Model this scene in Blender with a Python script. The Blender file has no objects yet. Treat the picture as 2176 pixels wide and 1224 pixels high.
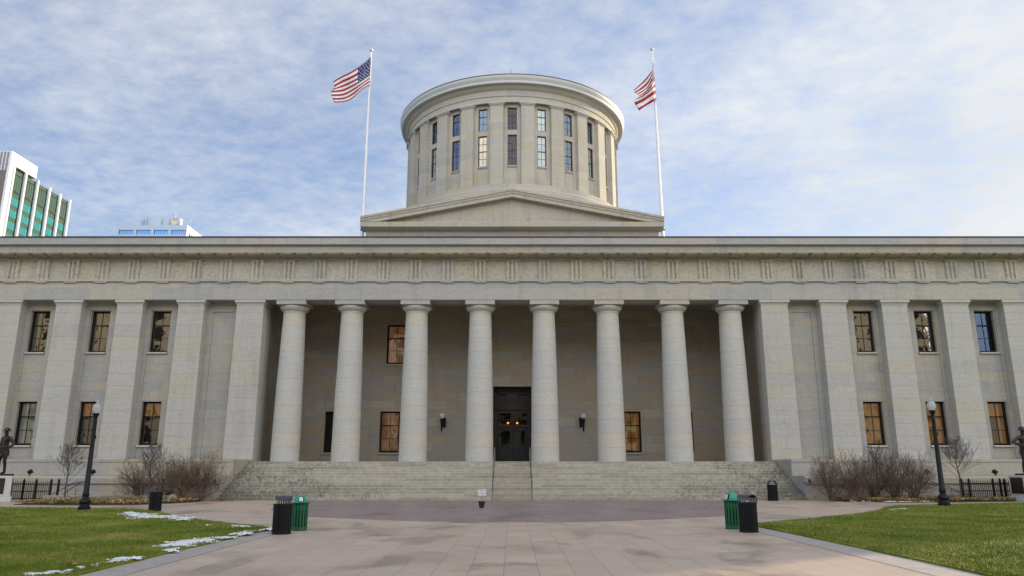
import bpy, math, random
from mathutils import Vector, Matrix, noise
R = math.radians
random.seed(7)
scene = bpy.context.scene
COL = scene.collection

# ------------------------------------------------------------------ survey
F, TH, H, CX, CY = 1595.5, math.atan(385 / 1595.5), 1.72, 1088.5, 612.0
CT, ST = math.cos(TH), math.sin(TH)
def at(px, py, Y):                      # sight line through a photo point met at distance Y
    u, v = px - CX, CY - py
    fw, up = F * CT - v * ST, F * ST + v * CT
    return Vector((u / fw * Y, Y, H + up / fw * Y))
def gd(px, py, z=0.0):                  # ... met at height z
    u, v = px - CX, CY - py
    fw, up = F * CT - v * ST, F * ST + v * CT
    Y = (z - H) / up * fw
    return Vector((u / fw * Y, Y, z))

SUN_AZ, SUN_EL = R(58), R(14.6)         # azimuth measured from +Y towards +X

# ------------------------------------------------------------------ materials
class NT:
    def __init__(s, name):
        s.m = bpy.data.materials.new(name); s.m.use_nodes = True
        s.t = s.m.node_tree; s.t.nodes.clear()
        s.out = s.n('ShaderNodeOutputMaterial')
    def n(s, typ, **kw):
        nd = s.t.nodes.new(typ)
        for k, v in kw.items():
            if k[0] == '_': setattr(nd, k[1:], v)
            else: nd.inputs[k].default_value = v
        return nd
    def l(s, a, b): s.t.links.new(a, b)
    def math(s, op, a, b=0.0, c=0.0, clamp=False):
        nd = s.t.nodes.new('ShaderNodeMath'); nd.operation = op; nd.use_clamp = clamp
        for i, v in enumerate((a, b, c)):
            if hasattr(v, 'is_output'): s.l(v, nd.inputs[i])
            else: nd.inputs[i].default_value = v
        return nd.outputs[0]
    def mix(s, f, a, b, mode='MIX'):
        nd = s.t.nodes.new('ShaderNodeMix'); nd.data_type = 'RGBA'; nd.blend_type = mode
        for k, v in ((0, f), (6, a), (7, b)):
            if hasattr(v, 'is_output'): s.l(v, nd.inputs[k])
            else: nd.inputs[k].default_value = v if k == 0 else (*v, 1)
        return nd.outputs[2]
    def ramp(s, fac, stops, interp='LINEAR'):
        nd = s.t.nodes.new('ShaderNodeValToRGB'); s.l(fac, nd.inputs[0])
        cr = nd.color_ramp; cr.interpolation = interp
        while len(cr.elements) < len(stops): cr.elements.new(0.5)
        for e, (p, c) in zip(cr.elements, stops):
            e.position = p; e.color = (*c, 1) if len(c) == 3 else c
        return nd.outputs[0]
    def pos(s): return s.n('ShaderNodeNewGeometry').outputs['Position']
    def noise(s, vec, scale, detail=4, rough=0.6, dist=0.0):
        nd = s.n('ShaderNodeTexNoise', Scale=scale, Detail=detail, Roughness=rough, Distortion=dist)
        if vec: s.l(vec, nd.inputs['Vector'])
        return nd.outputs['Fac']
    def scl(s, vec, v):
        nd = s.n('ShaderNodeVectorMath', _operation='MULTIPLY'); s.l(vec, nd.inputs[0]); nd.inputs[1].default_value = v
        return nd.outputs[0]
    def bump(s, h, strength=0.3, dist=0.02):
        nd = s.n('ShaderNodeBump', Strength=strength, Distance=dist); s.l(h, nd.inputs['Height']); return nd.outputs[0]
    def bsdf(s, col, rough=0.8, bump=None, **kw):
        b = s.n('ShaderNodeBsdfPrincipled', Roughness=rough, **kw)
        if hasattr(col, 'is_output'): s.l(col, b.inputs['Base Color'])
        else: b.inputs['Base Color'].default_value = (*col, 1)
        if bump: s.l(bump, b.inputs['Normal'])
        s.l(b.outputs[0], s.out.inputs[0]); return b

def gray(v): return (v, v, v)

def stone(name, tones, bw=1.6, bh=0.56, mortar=0.008, course=False, pits=0.35, seed=0.0, dirt=0.25, tone=0.93, pth=0.56):
    """limestone: blocks of slightly different colour, thin joints, grain, pits and rain streaks"""
    m = NT(name); p = m.pos()
    sep = m.n('ShaderNodeSeparateXYZ'); m.l(p, sep.inputs[0])
    u = m.math('ADD', sep.outputs[0], sep.outputs[1])
    cmb = m.n('ShaderNodeCombineXYZ'); m.l(u, cmb.inputs[0]); m.l(m.math('ADD', sep.outputs[2], seed), cmb.inputs[1])
    br = m.n('ShaderNodeTexBrick', _offset=0.5, Color1=(0, 0, 0, 1), Color2=(1, 1, 1, 1), Mortar=(0.5, 0.5, 0.5, 1), Scale=1.0)
    br.inputs['Mortar Size'].default_value = mortar
    br.inputs['Mortar Smooth'].default_value = 0.4
    br.inputs['Brick Width'].default_value = 400.0 if course else bw
    br.inputs['Row Height'].default_value = bh
    m.l(cmb.outputs[0], br.inputs['Vector'])
    fine = m.noise(p, 9.0, 7, 0.75)
    big = m.noise(p, 0.35, 3, 0.5)
    st = m.noise(m.scl(p, (0.35, 0.35, 3.0)), 1.6, 6, 0.65)
    f = m.math('ADD', m.math('MULTIPLY', br.outputs['Color'], 0.62), m.math('MULTIPLY', m.math('ADD', big, st), 0.22))
    n = len(tones)
    col = m.ramp(f, [(i / (n - 1) * 0.72 + 0.08, tuple(c * tone * q for c, q in zip(t, (1.0, 0.985, 0.985)))) for i, t in enumerate(tones)])
    col = m.mix(1.0, col, m.ramp(fine, [(0.3, gray(0.86)), (0.5, gray(1.0)), (0.7, gray(1.12))]), 'MULTIPLY')
    lay = m.noise(m.scl(p, (0.6, 0.6, 9.0)), 1.0, 5, 0.7)
    col = m.mix(1.0, col, m.ramp(lay, [(0.3, gray(0.92)), (0.5, gray(1.0)), (0.7, gray(1.06))]), 'MULTIPLY')
    pit = m.ramp(m.noise(p, 5.5, 8, 0.85, 0.4), [(pth, gray(0)), (pth + .10, gray(1))])
    col = m.mix(m.math('MULTIPLY', pit, pits), col, (0.10, 0.088, 0.07))
    streak = m.ramp(m.noise(m.scl(p, (1.4, 1.4, 0.16)), 1.0, 6, 0.7), [(0.52, gray(0)), (0.78, gray(1))])
    col = m.mix(m.math('MULTIPLY', streak, dirt), col, (0.16, 0.145, 0.12))
    col = m.mix(m.math('MULTIPLY', br.outputs['Fac'], 0.45), col, (0.12, 0.11, 0.10))
    h = m.math('SUBTRACT', m.math('ADD', fine, m.math('MULTIPLY', pit, -0.4)), m.math('MULTIPLY', br.outputs['Fac'], 0.6))
    m.bsdf(col, 0.88, m.bump(h, 0.35, 0.03))
    return m.m

G_, T_, B_, L_ = (0.40, 0.385, 0.35), (0.46, 0.40, 0.29), (0.34, 0.345, 0.35), (0.50, 0.48, 0.43)
M = {}
M['wall'] = stone('wall_limestone', [B_, (0.37, 0.365, 0.345), G_, (0.43, 0.39, 0.31), B_, G_], 1.5, 0.62, pits=0.22, dirt=0.2)
M['pil'] = stone('pilaster_limestone', [(0.42, 0.41, 0.385), (0.43, 0.42, 0.395), (0.47, 0.455, 0.42), (0.45, 0.44, 0.41), (0.475, 0.44, 0.36)], 9.0, 0.82, 0.011, pits=0.18, dirt=0.28, seed=0.3)
M['column'] = stone('column_limestone', [(0.47, 0.46, 0.43), (0.51, 0.50, 0.46), (0.48, 0.475, 0.45), (0.53, 0.49, 0.42)], bh=0.9, mortar=0.010, course=True, pits=0.08, dirt=0.06, seed=0.5)
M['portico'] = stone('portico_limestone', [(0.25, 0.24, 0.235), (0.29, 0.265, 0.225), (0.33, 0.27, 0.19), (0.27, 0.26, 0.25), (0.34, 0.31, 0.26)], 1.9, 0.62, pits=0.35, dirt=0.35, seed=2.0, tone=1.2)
M['arch'] = stone('architrave_limestone', [(0.42, 0.41, 0.385), (0.45, 0.42, 0.36), (0.42, 0.41, 0.39), (0.39, 0.385, 0.37)], 4.2, 1.8, 0.004, pits=0.22, dirt=0.35, seed=0.7, pth=.53)
M['frieze'] = stone('frieze_limestone', [(0.48, 0.455, 0.38), (0.50, 0.455, 0.35), (0.45, 0.435, 0.385), (0.52, 0.48, 0.40)], 2.18, 5, 0.0, pits=0.55, dirt=0.6, seed=1.2, pth=0.51)
M['cornice'] = stone('cornice_limestone', [(0.42, 0.39, 0.33), (0.45, 0.41, 0.33), (0.40, 0.38, 0.34)], 3.1, 9, 0.004, pits=0.3, dirt=0.5, seed=3, pth=.53)
M['base'] = stone('podium_limestone', [(0.36, 0.355, 0.34), (0.40, 0.385, 0.35), (0.44, 0.40, 0.31), (0.37, 0.365, 0.355)], 2.6, 0.9, 0.006, pits=0.3, dirt=0.3, seed=0.4)
M['drum'] = stone('drum_limestone', [(0.41, 0.39, 0.34), (0.46, 0.41, 0.30), (0.43, 0.415, 0.37), (0.48, 0.44, 0.36), (0.40, 0.385, 0.355)], 3.0, 0.7, 0.006, pits=0.22, dirt=0.32, seed=0.1)
M['attic'] = stone('attic_limestone', [(0.40, 0.38, 0.33), (0.44, 0.40, 0.31), (0.42, 0.40, 0.35)], 2.4, 1.4, 0.006, pits=0.32, dirt=0.5, seed=0.9, pth=.53)

def steps_mat(name, base, dark):
    m = NT(name); p = m.pos()
    sep = m.n('ShaderNodeSeparateXYZ'); m.l(p, sep.inputs[0])
    cmb = m.n('ShaderNodeCombineXYZ'); m.l(sep.outputs[0], cmb.inputs[0]); m.l(sep.outputs[2], cmb.inputs[1])
    br = m.n('ShaderNodeTexBrick', _offset=0.37, Color1=(0, 0, 0, 1), Color2=(1, 1, 1, 1), Mortar=(0.3, 0.3, 0.3, 1), Scale=1.0)
    br.inputs['Mortar Size'].default_value = 0.008; br.inputs['Brick Width'].default_value = 2.7; br.inputs['Row Height'].default_value = 0.17
    m.l(cmb.outputs[0], br.inputs['Vector'])
    col = m.ramp(br.outputs['Color'], [(0, tuple(c * 0.82 for c in base)), (0.5, base), (1, tuple(c * 1.12 for c in base))])
    col = m.mix(1, col, m.ramp(m.noise(p, 3, 8, 0.7), [(0.3, gray(0.75)), (0.7, gray(1.15))]), 'MULTIPLY')
    ax = m.math('MULTIPLY', m.math('ABSOLUTE', sep.outputs[0]), 0.018)
    w = m.math('ADD', m.noise(m.scl(p, (1, 1, 0.8)), 7.0, 6, 0.8, 0.4), m.math('MULTIPLY', m.noise(p, 0.45, 2), 0.35))
    w = m.math('SUBTRACT', m.math('ADD', w, ax), m.math('MULTIPLY', sep.outputs[2], 0.045))
    msk = m.ramp(w, [(0.84, gray(0)), (0.95, gray(1))])
    col = m.mix(m.math('MULTIPLY', msk, dark), col, (0.11, 0.105, 0.085))
    m.bsdf(col, 0.9, m.bump(m.noise(p, 6, 6), 0.3, 0.02)); return m.m
M['steps'] = steps_mat('step_limestone', (0.375, 0.345, 0.285), 0.8)
M['steps_mid'] = steps_mat('step_limestone_clean', (0.34, 0.30, 0.24), 0.3)

def simple(name, col, rough=0.5, metal=0.0, nscale=4.0, var=0.12, bumpd=0.0, stretch=(1, 1, 1), **kw):
    m = NT(name); tc = m.n('ShaderNodeTexCoord').outputs['Object']
    v = m.scl(tc, stretch)
    nz = m.noise(v, nscale, 6, 0.65)
    c = m.mix(1, col, m.ramp(nz, [(0.3, gray(1 - var)), (0.7, gray(1 + var))]), 'MULTIPLY')
    b = m.bsdf(c, rough, m.bump(nz, 0.4, bumpd) if bumpd else None, Metallic=metal)
    m.l(m.math('ADD', m.math('MULTIPLY', nz, 0.25), rough - 0.12), b.inputs['Roughness'])
    for k, val in kw.items(): b.inputs[k.replace('_', ' ')].default_value = val
    return m.m
M['lead'] = simple('lead_flashing', (0.045, 0.042, 0.06), 0.55, 0.3)
M['roofmetal'] = simple('standing_seam_roof', (0.20, 0.20, 0.20), 0.6, 0.2)
M['redroof'] = simple('roof_edge_copper', (0.09, 0.045, 0.05), 0.6, 0.2)
M['gutter'] = simple('gutter_painted_metal', (0.47, 0.48, 0.46), 0.45, 0.0, var=0.06)
M['winframe'] = simple('window_frame_dark_brown', (0.014, 0.009, 0.008), 0.6, Specular_IOR_Level=0.2)
M['drumframe'] = simple('drum_window_frame_maroon', (0.055, 0.018, 0.022), 0.45)
M['doorwood'] = simple('door_dark_green', (0.006, 0.014, 0.013), 0.55)
M['doorframe'] = simple('door_case_maroon', (0.030, 0.012, 0.012), 0.5)
M['doorpanel'] = simple('door_overpanel_brown', (0.024, 0.020, 0.016), 0.6)
M['blackiron'] = simple('black_painted_iron', (0.008, 0.008, 0.010), 0.45, 0.0, Specular_IOR_Level=0.22)
M['steel'] = simple('grey_rail_steel', (0.20, 0.19, 0.18), 0.4, 0.6)
M['darkin'] = simple('dark_interior', (0.012, 0.011, 0.011), 0.9)  # near-black colour standing in for the shade of unlit rooms
M['bronze'] = simple('dark_bronze', (0.034, 0.024, 0.021), 0.42, 0.55, nscale=3, var=0.35)
M['plaque'] = simple('bronze_plaque', (0.040, 0.028, 0.024), 0.45, 0.5, nscale=20, var=0.3)
M['pedestal'] = simple('pedestal_granite', (0.52, 0.52, 0.50), 0.75, nscale=18, var=0.14)
M['concrete'] = simple('curb_concrete', (0.27, 0.26, 0.235), 0.9, nscale=3, var=0.3, bumpd=0.02)
M['binblack'] = simple('bin_black_powder_coat', (0.008, 0.009, 0.012), 0.45, 0.0, Specular_IOR_Level=0.22)
M['hoodgrey'] = simple('bin_hood_dark_grey', (0.050, 0.050, 0.066), 0.38, 0.3)
M['bingreen'] = simple('bin_green_powder_coat', (0.004, 0.105, 0.042), 0.4, 0.0)
M['domegreen'] = simple('bin_dome_teal', (0.012, 0.30, 0.20), 0.4, 0.0)
M['liner'] = simple('bin_liner_dark', (0.008, 0.009, 0.010), 0.7)
M['white'] = simple('white_paint', (0.78, 0.78, 0.77), 0.4, var=0.04)
M['signblue'] = simple('sign_print_blue', (0.06, 0.13, 0.22), 0.5)
M['signdark'] = simple('sign_print_dark', (0.07, 0.05, 0.07), 0.5)
M['pot'] = simple('pot_black_plastic', (0.018, 0.014, 0.014), 0.5)
M['potrim'] = simple('pot_gravel_fill', (0.50, 0.45, 0.38), 0.9, nscale=30, var=0.3)
M['pole'] = simple('flagpole_white_paint', (0.72, 0.71, 0.70), 0.35, var=0.05)
M['ball'] = simple('pole_ball_aluminium', (0.55, 0.53, 0.50), 0.35, 0.3)
M['red'] = simple('flag_red', (0.26, 0.010, 0.026), 0.75, Transmission_Weight=0.0)
M['flagwhite'] = simple('flag_white', (0.62, 0.60, 0.61), 0.75)
M['navy'] = simple('flag_navy', (0.014, 0.024, 0.10), 0.75)
M['bark'] = simple('bark_dark', (0.075, 0.060, 0.055), 0.9, nscale=9, var=0.35)
M['twig'] = simple('twig_reddish_brown', (0.150, 0.100, 0.080), 0.9, nscale=2, var=0.45)
M['twig2'] = simple('twig_tan_brown', (0.165, 0.118, 0.082), 0.9, nscale=2, var=0.45)
M['rock'] = simple('boulder_grey', (0.26, 0.24, 0.21), 0.9, nscale=7, var=0.4, bumpd=0.04)
M['cord'] = simple('cord_red', (0.62, 0.06, 0.03), 0.6)
M['leaf'] = simple('fallen_leaf', (0.36, 0.16, 0.07), 0.8, nscale=2, var=0.5)

def globe_mat():
    m = NT('lamp_globe_acrylic')
    b = m.bsdf((0.74, 0.74, 0.78), 0.12)
    b.inputs['Transmission Weight'].default_value = 0.6; b.inputs['IOR'].default_value = 1.2
    b.inputs['Coat Weight'].default_value = 0.5
    return m.m
M['globe'] = globe_mat()
def opal():
    m = NT('opal_glass'); m.bsdf((0.62, 0.58, 0.58), 0.25); return m.m
M['opal'] = opal()
def glass_mat(name='window_glass', refl=0.16, tint=(0.9, 0.92, 0.95), wav=0.004, scale=1.3):
    m = NT(name); p = m.pos()
    nz = m.noise(p, scale, 2, 0.5)
    bp = m.bump(nz, 1.0, wav)
    g = m.n('ShaderNodeBsdfGlossy', Roughness=0.015, Color=(*tint, 1)); m.l(bp, g.inputs['Normal'])
    t = m.n('ShaderNodeBsdfTransparent', Color=(0.85, 0.87, 0.85, 1))
    fr = m.n('ShaderNodeFresnel', IOR=1.5)
    mx = m.n('ShaderNodeMixShader')
    m.l(m.math('ADD', m.math('MULTIPLY', fr.outputs[0], 0.8), refl - 0.03, clamp=True), mx.inputs[0])
    m.l(t.outputs[0], mx.inputs[1]); m.l(g.outputs[0], mx.inputs[2]); m.l(mx.outputs[0], m.out.inputs[0])
    return m.m
M['glass'] = glass_mat()
M['glass_drum'] = glass_mat('drum_window_glass', 0.20, (0.70, 0.85, 1.0), 0.003)
M['glass_blue'] = glass_mat('sky_tinted_window_glass', 0.09, (0.48, 0.62, 0.92), 0.003)  # blue of the reflected sky put into the glass tint
M['glass_bright'] = glass_mat('upper_window_glass', 0.27, (0.95, 0.93, 0.88), 0.004)
M['glass_dark'] = glass_mat('low_reflection_window_glass', 0.035, (0.9, 0.9, 0.9), 0.003)  # same glass with its reflection turned down
def curtain(name, col, emit, vary=0.35, folds=0.0):
    m = NT(name); p = m.pos()
    nz = m.noise(m.scl(p, (1.0, 1.0, 0.7)), 1.8, 4, 0.6)
    c = m.mix(1, col, m.ramp(nz, [(0.3, gray(1 - vary)), (0.7, gray(1 + vary))]), 'MULTIPLY')
    b = m.bsdf(c, 0.9)
    if emit:  # glow put into the blind itself, with no lamp behind
        m.l(c, b.inputs['Emission Color']); b.inputs['Emission Strength'].default_value = emit
    return m.m
M['blind_amber'] = curtain('amber_glowing_blind', (0.34, 0.145, 0.018), 0.12)
M['blind_yellow'] = curtain('yellow_glowing_blind', (0.65, 0.47, 0.17), 0.42, 0.35)
M['blind_pale'] = curtain('pale_blind', (0.50, 0.47, 0.32), 0.25, 0.25)
M['blind_copper'] = curtain('copper_blind', (0.36, 0.17, 0.08), 0.14, 0.55)
M['sheer'] = curtain('sheer_curtain', (0.42, 0.46, 0.45), 0.0, 0.2)
M['blind_dark'] = curtain('dark_blind', (0.05, 0.052, 0.06), 0.0, 0.3)
def lampmat():
    m = NT('hall_lamp_glow'); e = m.n('ShaderNodeEmission', Color=(1.0, 0.42, 0.10, 1), Strength=1.1); m.l(e.outputs[0], m.out.inputs[0]); return m.m
M['halllamp'] = lampmat()

def paving(name, tones, stain=0.55):
    m = NT(name); p = m.pos()
    sep = m.n('ShaderNodeSeparateXYZ'); m.l(p, sep.inputs[0])
    cmb = m.n('ShaderNodeCombineXYZ'); m.l(sep.outputs[1], cmb.inputs[0]); m.l(m.math('ADD', sep.outputs[0], 0.04 + 60.0), cmb.inputs[1])
    br = m.n('ShaderNodeTexBrick', _offset=0.43, Color1=(0, 0, 0, 1), Color2=(1, 1, 1, 1), Mortar=(0.5, 0.5, 0.5, 1), Scale=1.0)
    br.inputs['Mortar Size'].default_value = 0.006; br.inputs['Mortar Smooth'].default_value = 0.2
    br.inputs['Brick Width'].default_value = 1.15; br.inputs['Row Height'].default_value = 0.605
    m.l(cmb.outputs[0], br.inputs['Vector'])
    n = len(tones)
    f = m.math('ADD', m.math('MULTIPLY', br.outputs['Color'], 0.6), m.math('MULTIPLY', m.noise(p, 0.5, 4), 0.4))
    col = m.ramp(f, [(i / (n - 1) * 0.7 + 0.12, t) for i, t in enumerate(tones)])
    col = m.mix(1, col, m.ramp(m.noise(p, 28, 6, 0.8), [(0.3, gray(0.86)), (0.7, gray(1.13))]), 'MULTIPLY')
    st = m.noise(m.scl(p, (0.8, 0.62, 1)), 0.42, 7, 0.62, 0.5)
    st2 = m.ramp(st, [(0.50, gray(0)), (0.60, gray(1))])
    # dampness is confined to whole slabs in places
    sl = m.ramp(br.outputs['Color'], [(0.25, gray(0.35)), (0.8, gray(1))])
    wet = m.math('MULTIPLY', st2, sl)
    col = m.mix(m.math('MULTIPLY', wet, stain), col, (0.13, 0.105, 0.085))
    col = m.mix(m.math('MULTIPLY', br.outputs['Fac'], 0.7), col, (0.12, 0.10, 0.085))
    b = m.bsdf(col, 0.6, m.bump(m.math('ADD', m.math('MULTIPLY', m.noise(p, 40, 4), 0.15), m.math('MULTIPLY', br.outputs['Fac'], -1.0)), 0.25, 0.01))
    m.l(m.ramp(m.math('ADD', m.math('MULTIPLY', wet, -0.25), m.math('MULTIPLY', m.noise(p, 1.2, 4), 0.25)), [(0, gray(0.36)), (0.3, gray(0.66))]), b.inputs['Roughness'])
    return m.m
M['paving'] = paving('granite_paving', [(0.41, 0.315, 0.255), (0.49, 0.37, 0.29), (0.435, 0.348, 0.29), (0.52, 0.40, 0.305)])
M['paving_dark'] = paving('dark_granite_paving', [(0.21, 0.16, 0.150), (0.255, 0.195, 0.18), (0.23, 0.18, 0.17), (0.29, 0.225, 0.20)], 0.5)
M['border'] = simple('granite_border', (0.33, 0.295, 0.27), 0.7, nscale=3, var=0.2)
M['asphalt'] = simple('ground_asphalt', (0.10, 0.095, 0.09), 0.9, nscale=2, var=0.25)

def lawn_mat(name, blade=False):
    m = NT(name); p = m.pos()
    a = m.noise(p, 0.42, 5, 0.7); b = m.noise(p, 2.4 if not blade else 35, 5, 0.75)
    f = m.math('ADD', m.math('MULTIPLY', a, 0.55), m.math('MULTIPLY', b, 0.45))
    col = m.ramp(f, [(0.34, (0.042, 0.092, 0.009)), (0.45, (0.115, 0.158, 0.014)), (0.54, (0.20, 0.22, 0.028)), (0.63, (0.34, 0.29, 0.12))])
    bs = m.bsdf(col, 0.75, m.bump(m.noise(p, 60, 3), 0.6, 0.02) if not blade else None)
    bs.inputs['Specular IOR Level'].default_value = 0.25
    return m.m
M['lawn'] = lawn_mat('lawn_turf'); M['blade'] = lawn_mat('grass_blades', True)
def snow_mat():
    m = NT('old_snow'); p = m.pos()
    b = m.bsdf((0.66, 0.68, 0.72), 0.7, m.bump(m.noise(p, 22, 4), 0.5, 0.02))
    return m.m
M['snow'] = snow_mat()
def cover_mat():
    m = NT('dry_groundcover'); p = m.pos()
    a = m.noise(p, 0.9, 3, 0.6); b = m.noise(p, 14, 2, 0.5)
    f = m.math('ADD', m.math('MULTIPLY', a, 0.6), m.math('MULTIPLY', b, 0.4))
    col = m.ramp(f, [(0.36, (0.06, 0.095, 0.022)), (0.46, (0.12, 0.13, 0.04)), (0.52, (0.36, 0.22, 0.08)), (0.62, (0.56, 0.34, 0.11))])
    m.bsdf(col, 0.85); return m.m
M['cover'] = cover_mat()
M['soil'] = simple('bed_soil', (0.06, 0.045, 0.035), 0.95)

# ------------------------------------------------------------------ geometry helpers
WP = {}                                  # world location of things and parts
class MB:
    def __init__(s): s.v = []; s.f = []; s.mi = []
    def add(s, vs, fs, mi=0):
        o = len(s.v); s.v += [tuple(p) for p in vs]
        for f in fs: s.f.append([i + o for i in f]); s.mi.append(mi)
        return s
    def box(s, x0, x1, y0, y1, z0, z1, mi=0):
        vs = [(x, y, z) for z in (z0, z1) for y in (y0, y1) for x in (x0, x1)]
        return s.add(vs, [(0, 2, 3, 1), (4, 5, 7, 6), (0, 1, 5, 4), (2, 6, 7, 3), (0, 4, 6, 2), (1, 3, 7, 5)], mi)
    def quad(s, a, b, c, d, mi=0): return s.add([a, b, c, d], [(0, 1, 2, 3)], mi)
    def loft(s, rings, caps=True, mi=0, closed=True):
        n = len(rings[0]); vs = [p for r in rings for p in r]; fs = []
        for i in range(len(rings) - 1):
            for k in range(n if closed else n - 1):
                k2 = (k + 1) % n
                fs.append((i * n + k, i * n + k2, (i + 1) * n + k2, (i + 1) * n + k))
        if caps:
            fs.append(tuple(reversed(range(n)))); fs.append(tuple((len(rings) - 1) * n + k for k in range(n)))
        return s.add(vs, fs, mi)
    def lathe(s, prof, seg=32, cx=0, cy=0, caps=True, mi=0, a0=0.0):
        return s.loft([[(cx + r * math.cos(a0 + 2 * math.pi * k / seg), cy + r * math.sin(a0 + 2 * math.pi * k / seg), z) for k in range(seg)] for r, z in prof], caps, mi)
    def tube(s, pts, rad, seg=6, mi=0, caps=True):
        pts = [Vector(p) for p in pts]; rads = rad if isinstance(rad, (list, tuple)) else [rad] * len(pts)
        rings = []; ref = None
        for i, p in enumerate(pts):
            d = (pts[min(i + 1, len(pts) - 1)] - pts[max(i - 1, 0)])
            d = d.normalized() if d.length > 1e-9 else Vector((0, 0, 1))
            if ref is None: ref = Vector((0, 0, 1)) if abs(d.z) < 0.9 else Vector((1, 0, 0))
            a = (ref - d * ref.dot(d)).normalized(); b = d.cross(a); ref = a
            rings.append([p + (a * math.cos(2 * math.pi * k / seg) + b * math.sin(2 * math.pi * k / seg)) * rads[i] for k in range(seg)])
        return s.loft(rings, caps, mi)
    def prism(s, poly, z0, z1, mi=0):       # polygon in x,y extruded in z (ccw)
        n = len(poly)
        return s.loft([[(x, y, z0) for x, y in poly], [(x, y, z1) for x, y in poly]], True, mi)
    def xprism(s, prof, x0, x1, mi=0):      # profile in y,z extruded in x
        return s.loft([[(x0, y, z) for y, z in prof], [(x1, y, z) for y, z in prof]], True, mi)
    def sphere(s, c, r, seg=16, rings=10, mi=0, sx=1, sy=1, sz=1):
        prof = [(max(1e-4, r * math.sin(math.pi * i / rings)), -r * math.cos(math.pi * i / rings)) for i in range(rings + 1)]
        return s.loft([[(c[0] + q * math.cos(2 * math.pi * k / seg) * sx, c[1] + q * math.sin(2 * math.pi * k / seg) * sy, c[2] + z * sz) for k in range(seg)] for q, z in prof], True, mi)
    def xf(s, mat, start=0):
        for i in range(start, len(s.v)): s.v[i] = tuple(mat @ Vector(s.v[i]))
        return s
    def build(s, name, mats, parent=None, smooth=False, bevel=0, pivot=None, recenter=True):
        if not isinstance(mats, (list, tuple)): mats = [mats]
        mn = [min(v[i] for v in s.v) for i in range(3)]; mx = [max(v[i] for v in s.v) for i in range(3)]
        c = Vector(pivot) if pivot is not None else (Vector(((mn[0] + mx[0]) / 2, (mn[1] + mx[1]) / 2, mn[2])) if recenter else Vector())
        me = bpy.data.meshes.new(name)
        me.from_pydata([(v[0] - c[0], v[1] - c[1], v[2] - c[2]) for v in s.v], [], s.f)
        for m in mats: me.materials.append(m)
        if len(mats) > 1: me.polygons.foreach_set('material_index', s.mi)
        if smooth: me.polygons.foreach_set('use_smooth', [True] * len(s.f))
        me.update()
        o = bpy.data.objects.new(name, me); COL.objects.link(o)
        if smooth is True: me.set_sharp_from_angle(angle=R(40))
        WP[o] = c.copy(); o.location = c
        if bevel:
            b = o.modifiers.new('Bevel', 'BEVEL'); b.width = bevel; b.segments = 1; b.limit_method = 'ANGLE'; b.angle_limit = R(50)
        if parent is not None: adopt(o, parent)
        return o
def adopt(o, parent):
    o.parent = parent; o.location = WP[o] - WP[parent]
def tag(o, label, cat, group=None, kind=None):
    if label: o['label'] = label
    if cat: o['category'] = cat
    if group: o['group'] = group
    if kind: o['kind'] = kind
    return o
def thing(name, loc, label, cat, group=None):
    o = bpy.data.objects.new(name, None); COL.objects.link(o); o.empty_display_size = 0.3
    o.location = loc; WP[o] = Vector(loc); return tag(o, label, cat, group)
def struct(o): o['kind'] = 'structure'; return o
def kids(o): return [c for c in CH.get(o, [])]
CH = {}
def copy_tree(o, parent=None):
    c = o.copy(); COL.objects.link(c)
    if parent is not None: c.parent = parent
    for ch in list(o.children): copy_tree(ch, c)
    return c

def wall_face(mb, x0, x1, z0, z1, y, holes, depth=0.3):
    """wall face in the plane y with rectangular openings (x0,x1,z0,z1) and their reveals"""
    xs = sorted({x0, x1, *[h[i] for h in holes for i in (0, 1)]}); zs = sorted({z0, z1, *[h[i] for h in holes for i in (2, 3)]})
    for i in range(len(xs) - 1):
        for j in range(len(zs) - 1):
            cx, cz = (xs[i] + xs[i + 1]) / 2, (zs[j] + zs[j + 1]) / 2
            if any(h[0] < cx < h[1] and h[2] < cz < h[3] for h in holes): continue
            mb.quad((xs[i], y, zs[j]), (xs[i + 1], y, zs[j]), (xs[i + 1], y, zs[j + 1]), (xs[i], y, zs[j + 1]))
    for a, b, c, d in holes:
        y2 = y + depth
        mb.quad((a, y, c), (a, y, d), (a, y2, d), (a, y2, c)); mb.quad((b, y, c), (b, y2, c), (b, y2, d), (b, y, d))
        mb.quad((a, y, c), (a, y2, c), (b, y2, c), (b, y, c)); mb.quad((a, y, d), (b, y, d), (b, y2, d), (a, y2, d))

# ------------------------------------------------------------------ statehouse
HOUSE = thing('statehouse', (0, 49.6, 0), 'pale limestone columned statehouse with round windowed drum and low pediment', 'building')
YA, YP, YW, YB = 49.6, 49.7, 50.42, 56.2
EX = 47.3
ZF, Z_AR, Z_TA, Z_FR, Z_CO, Z_COT, Z_GT, Z_PT, Z_PC = 2.20, 12.876, 14.12, 14.30, 15.83, 16.32, 16.46, 17.11, 17.18

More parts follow.
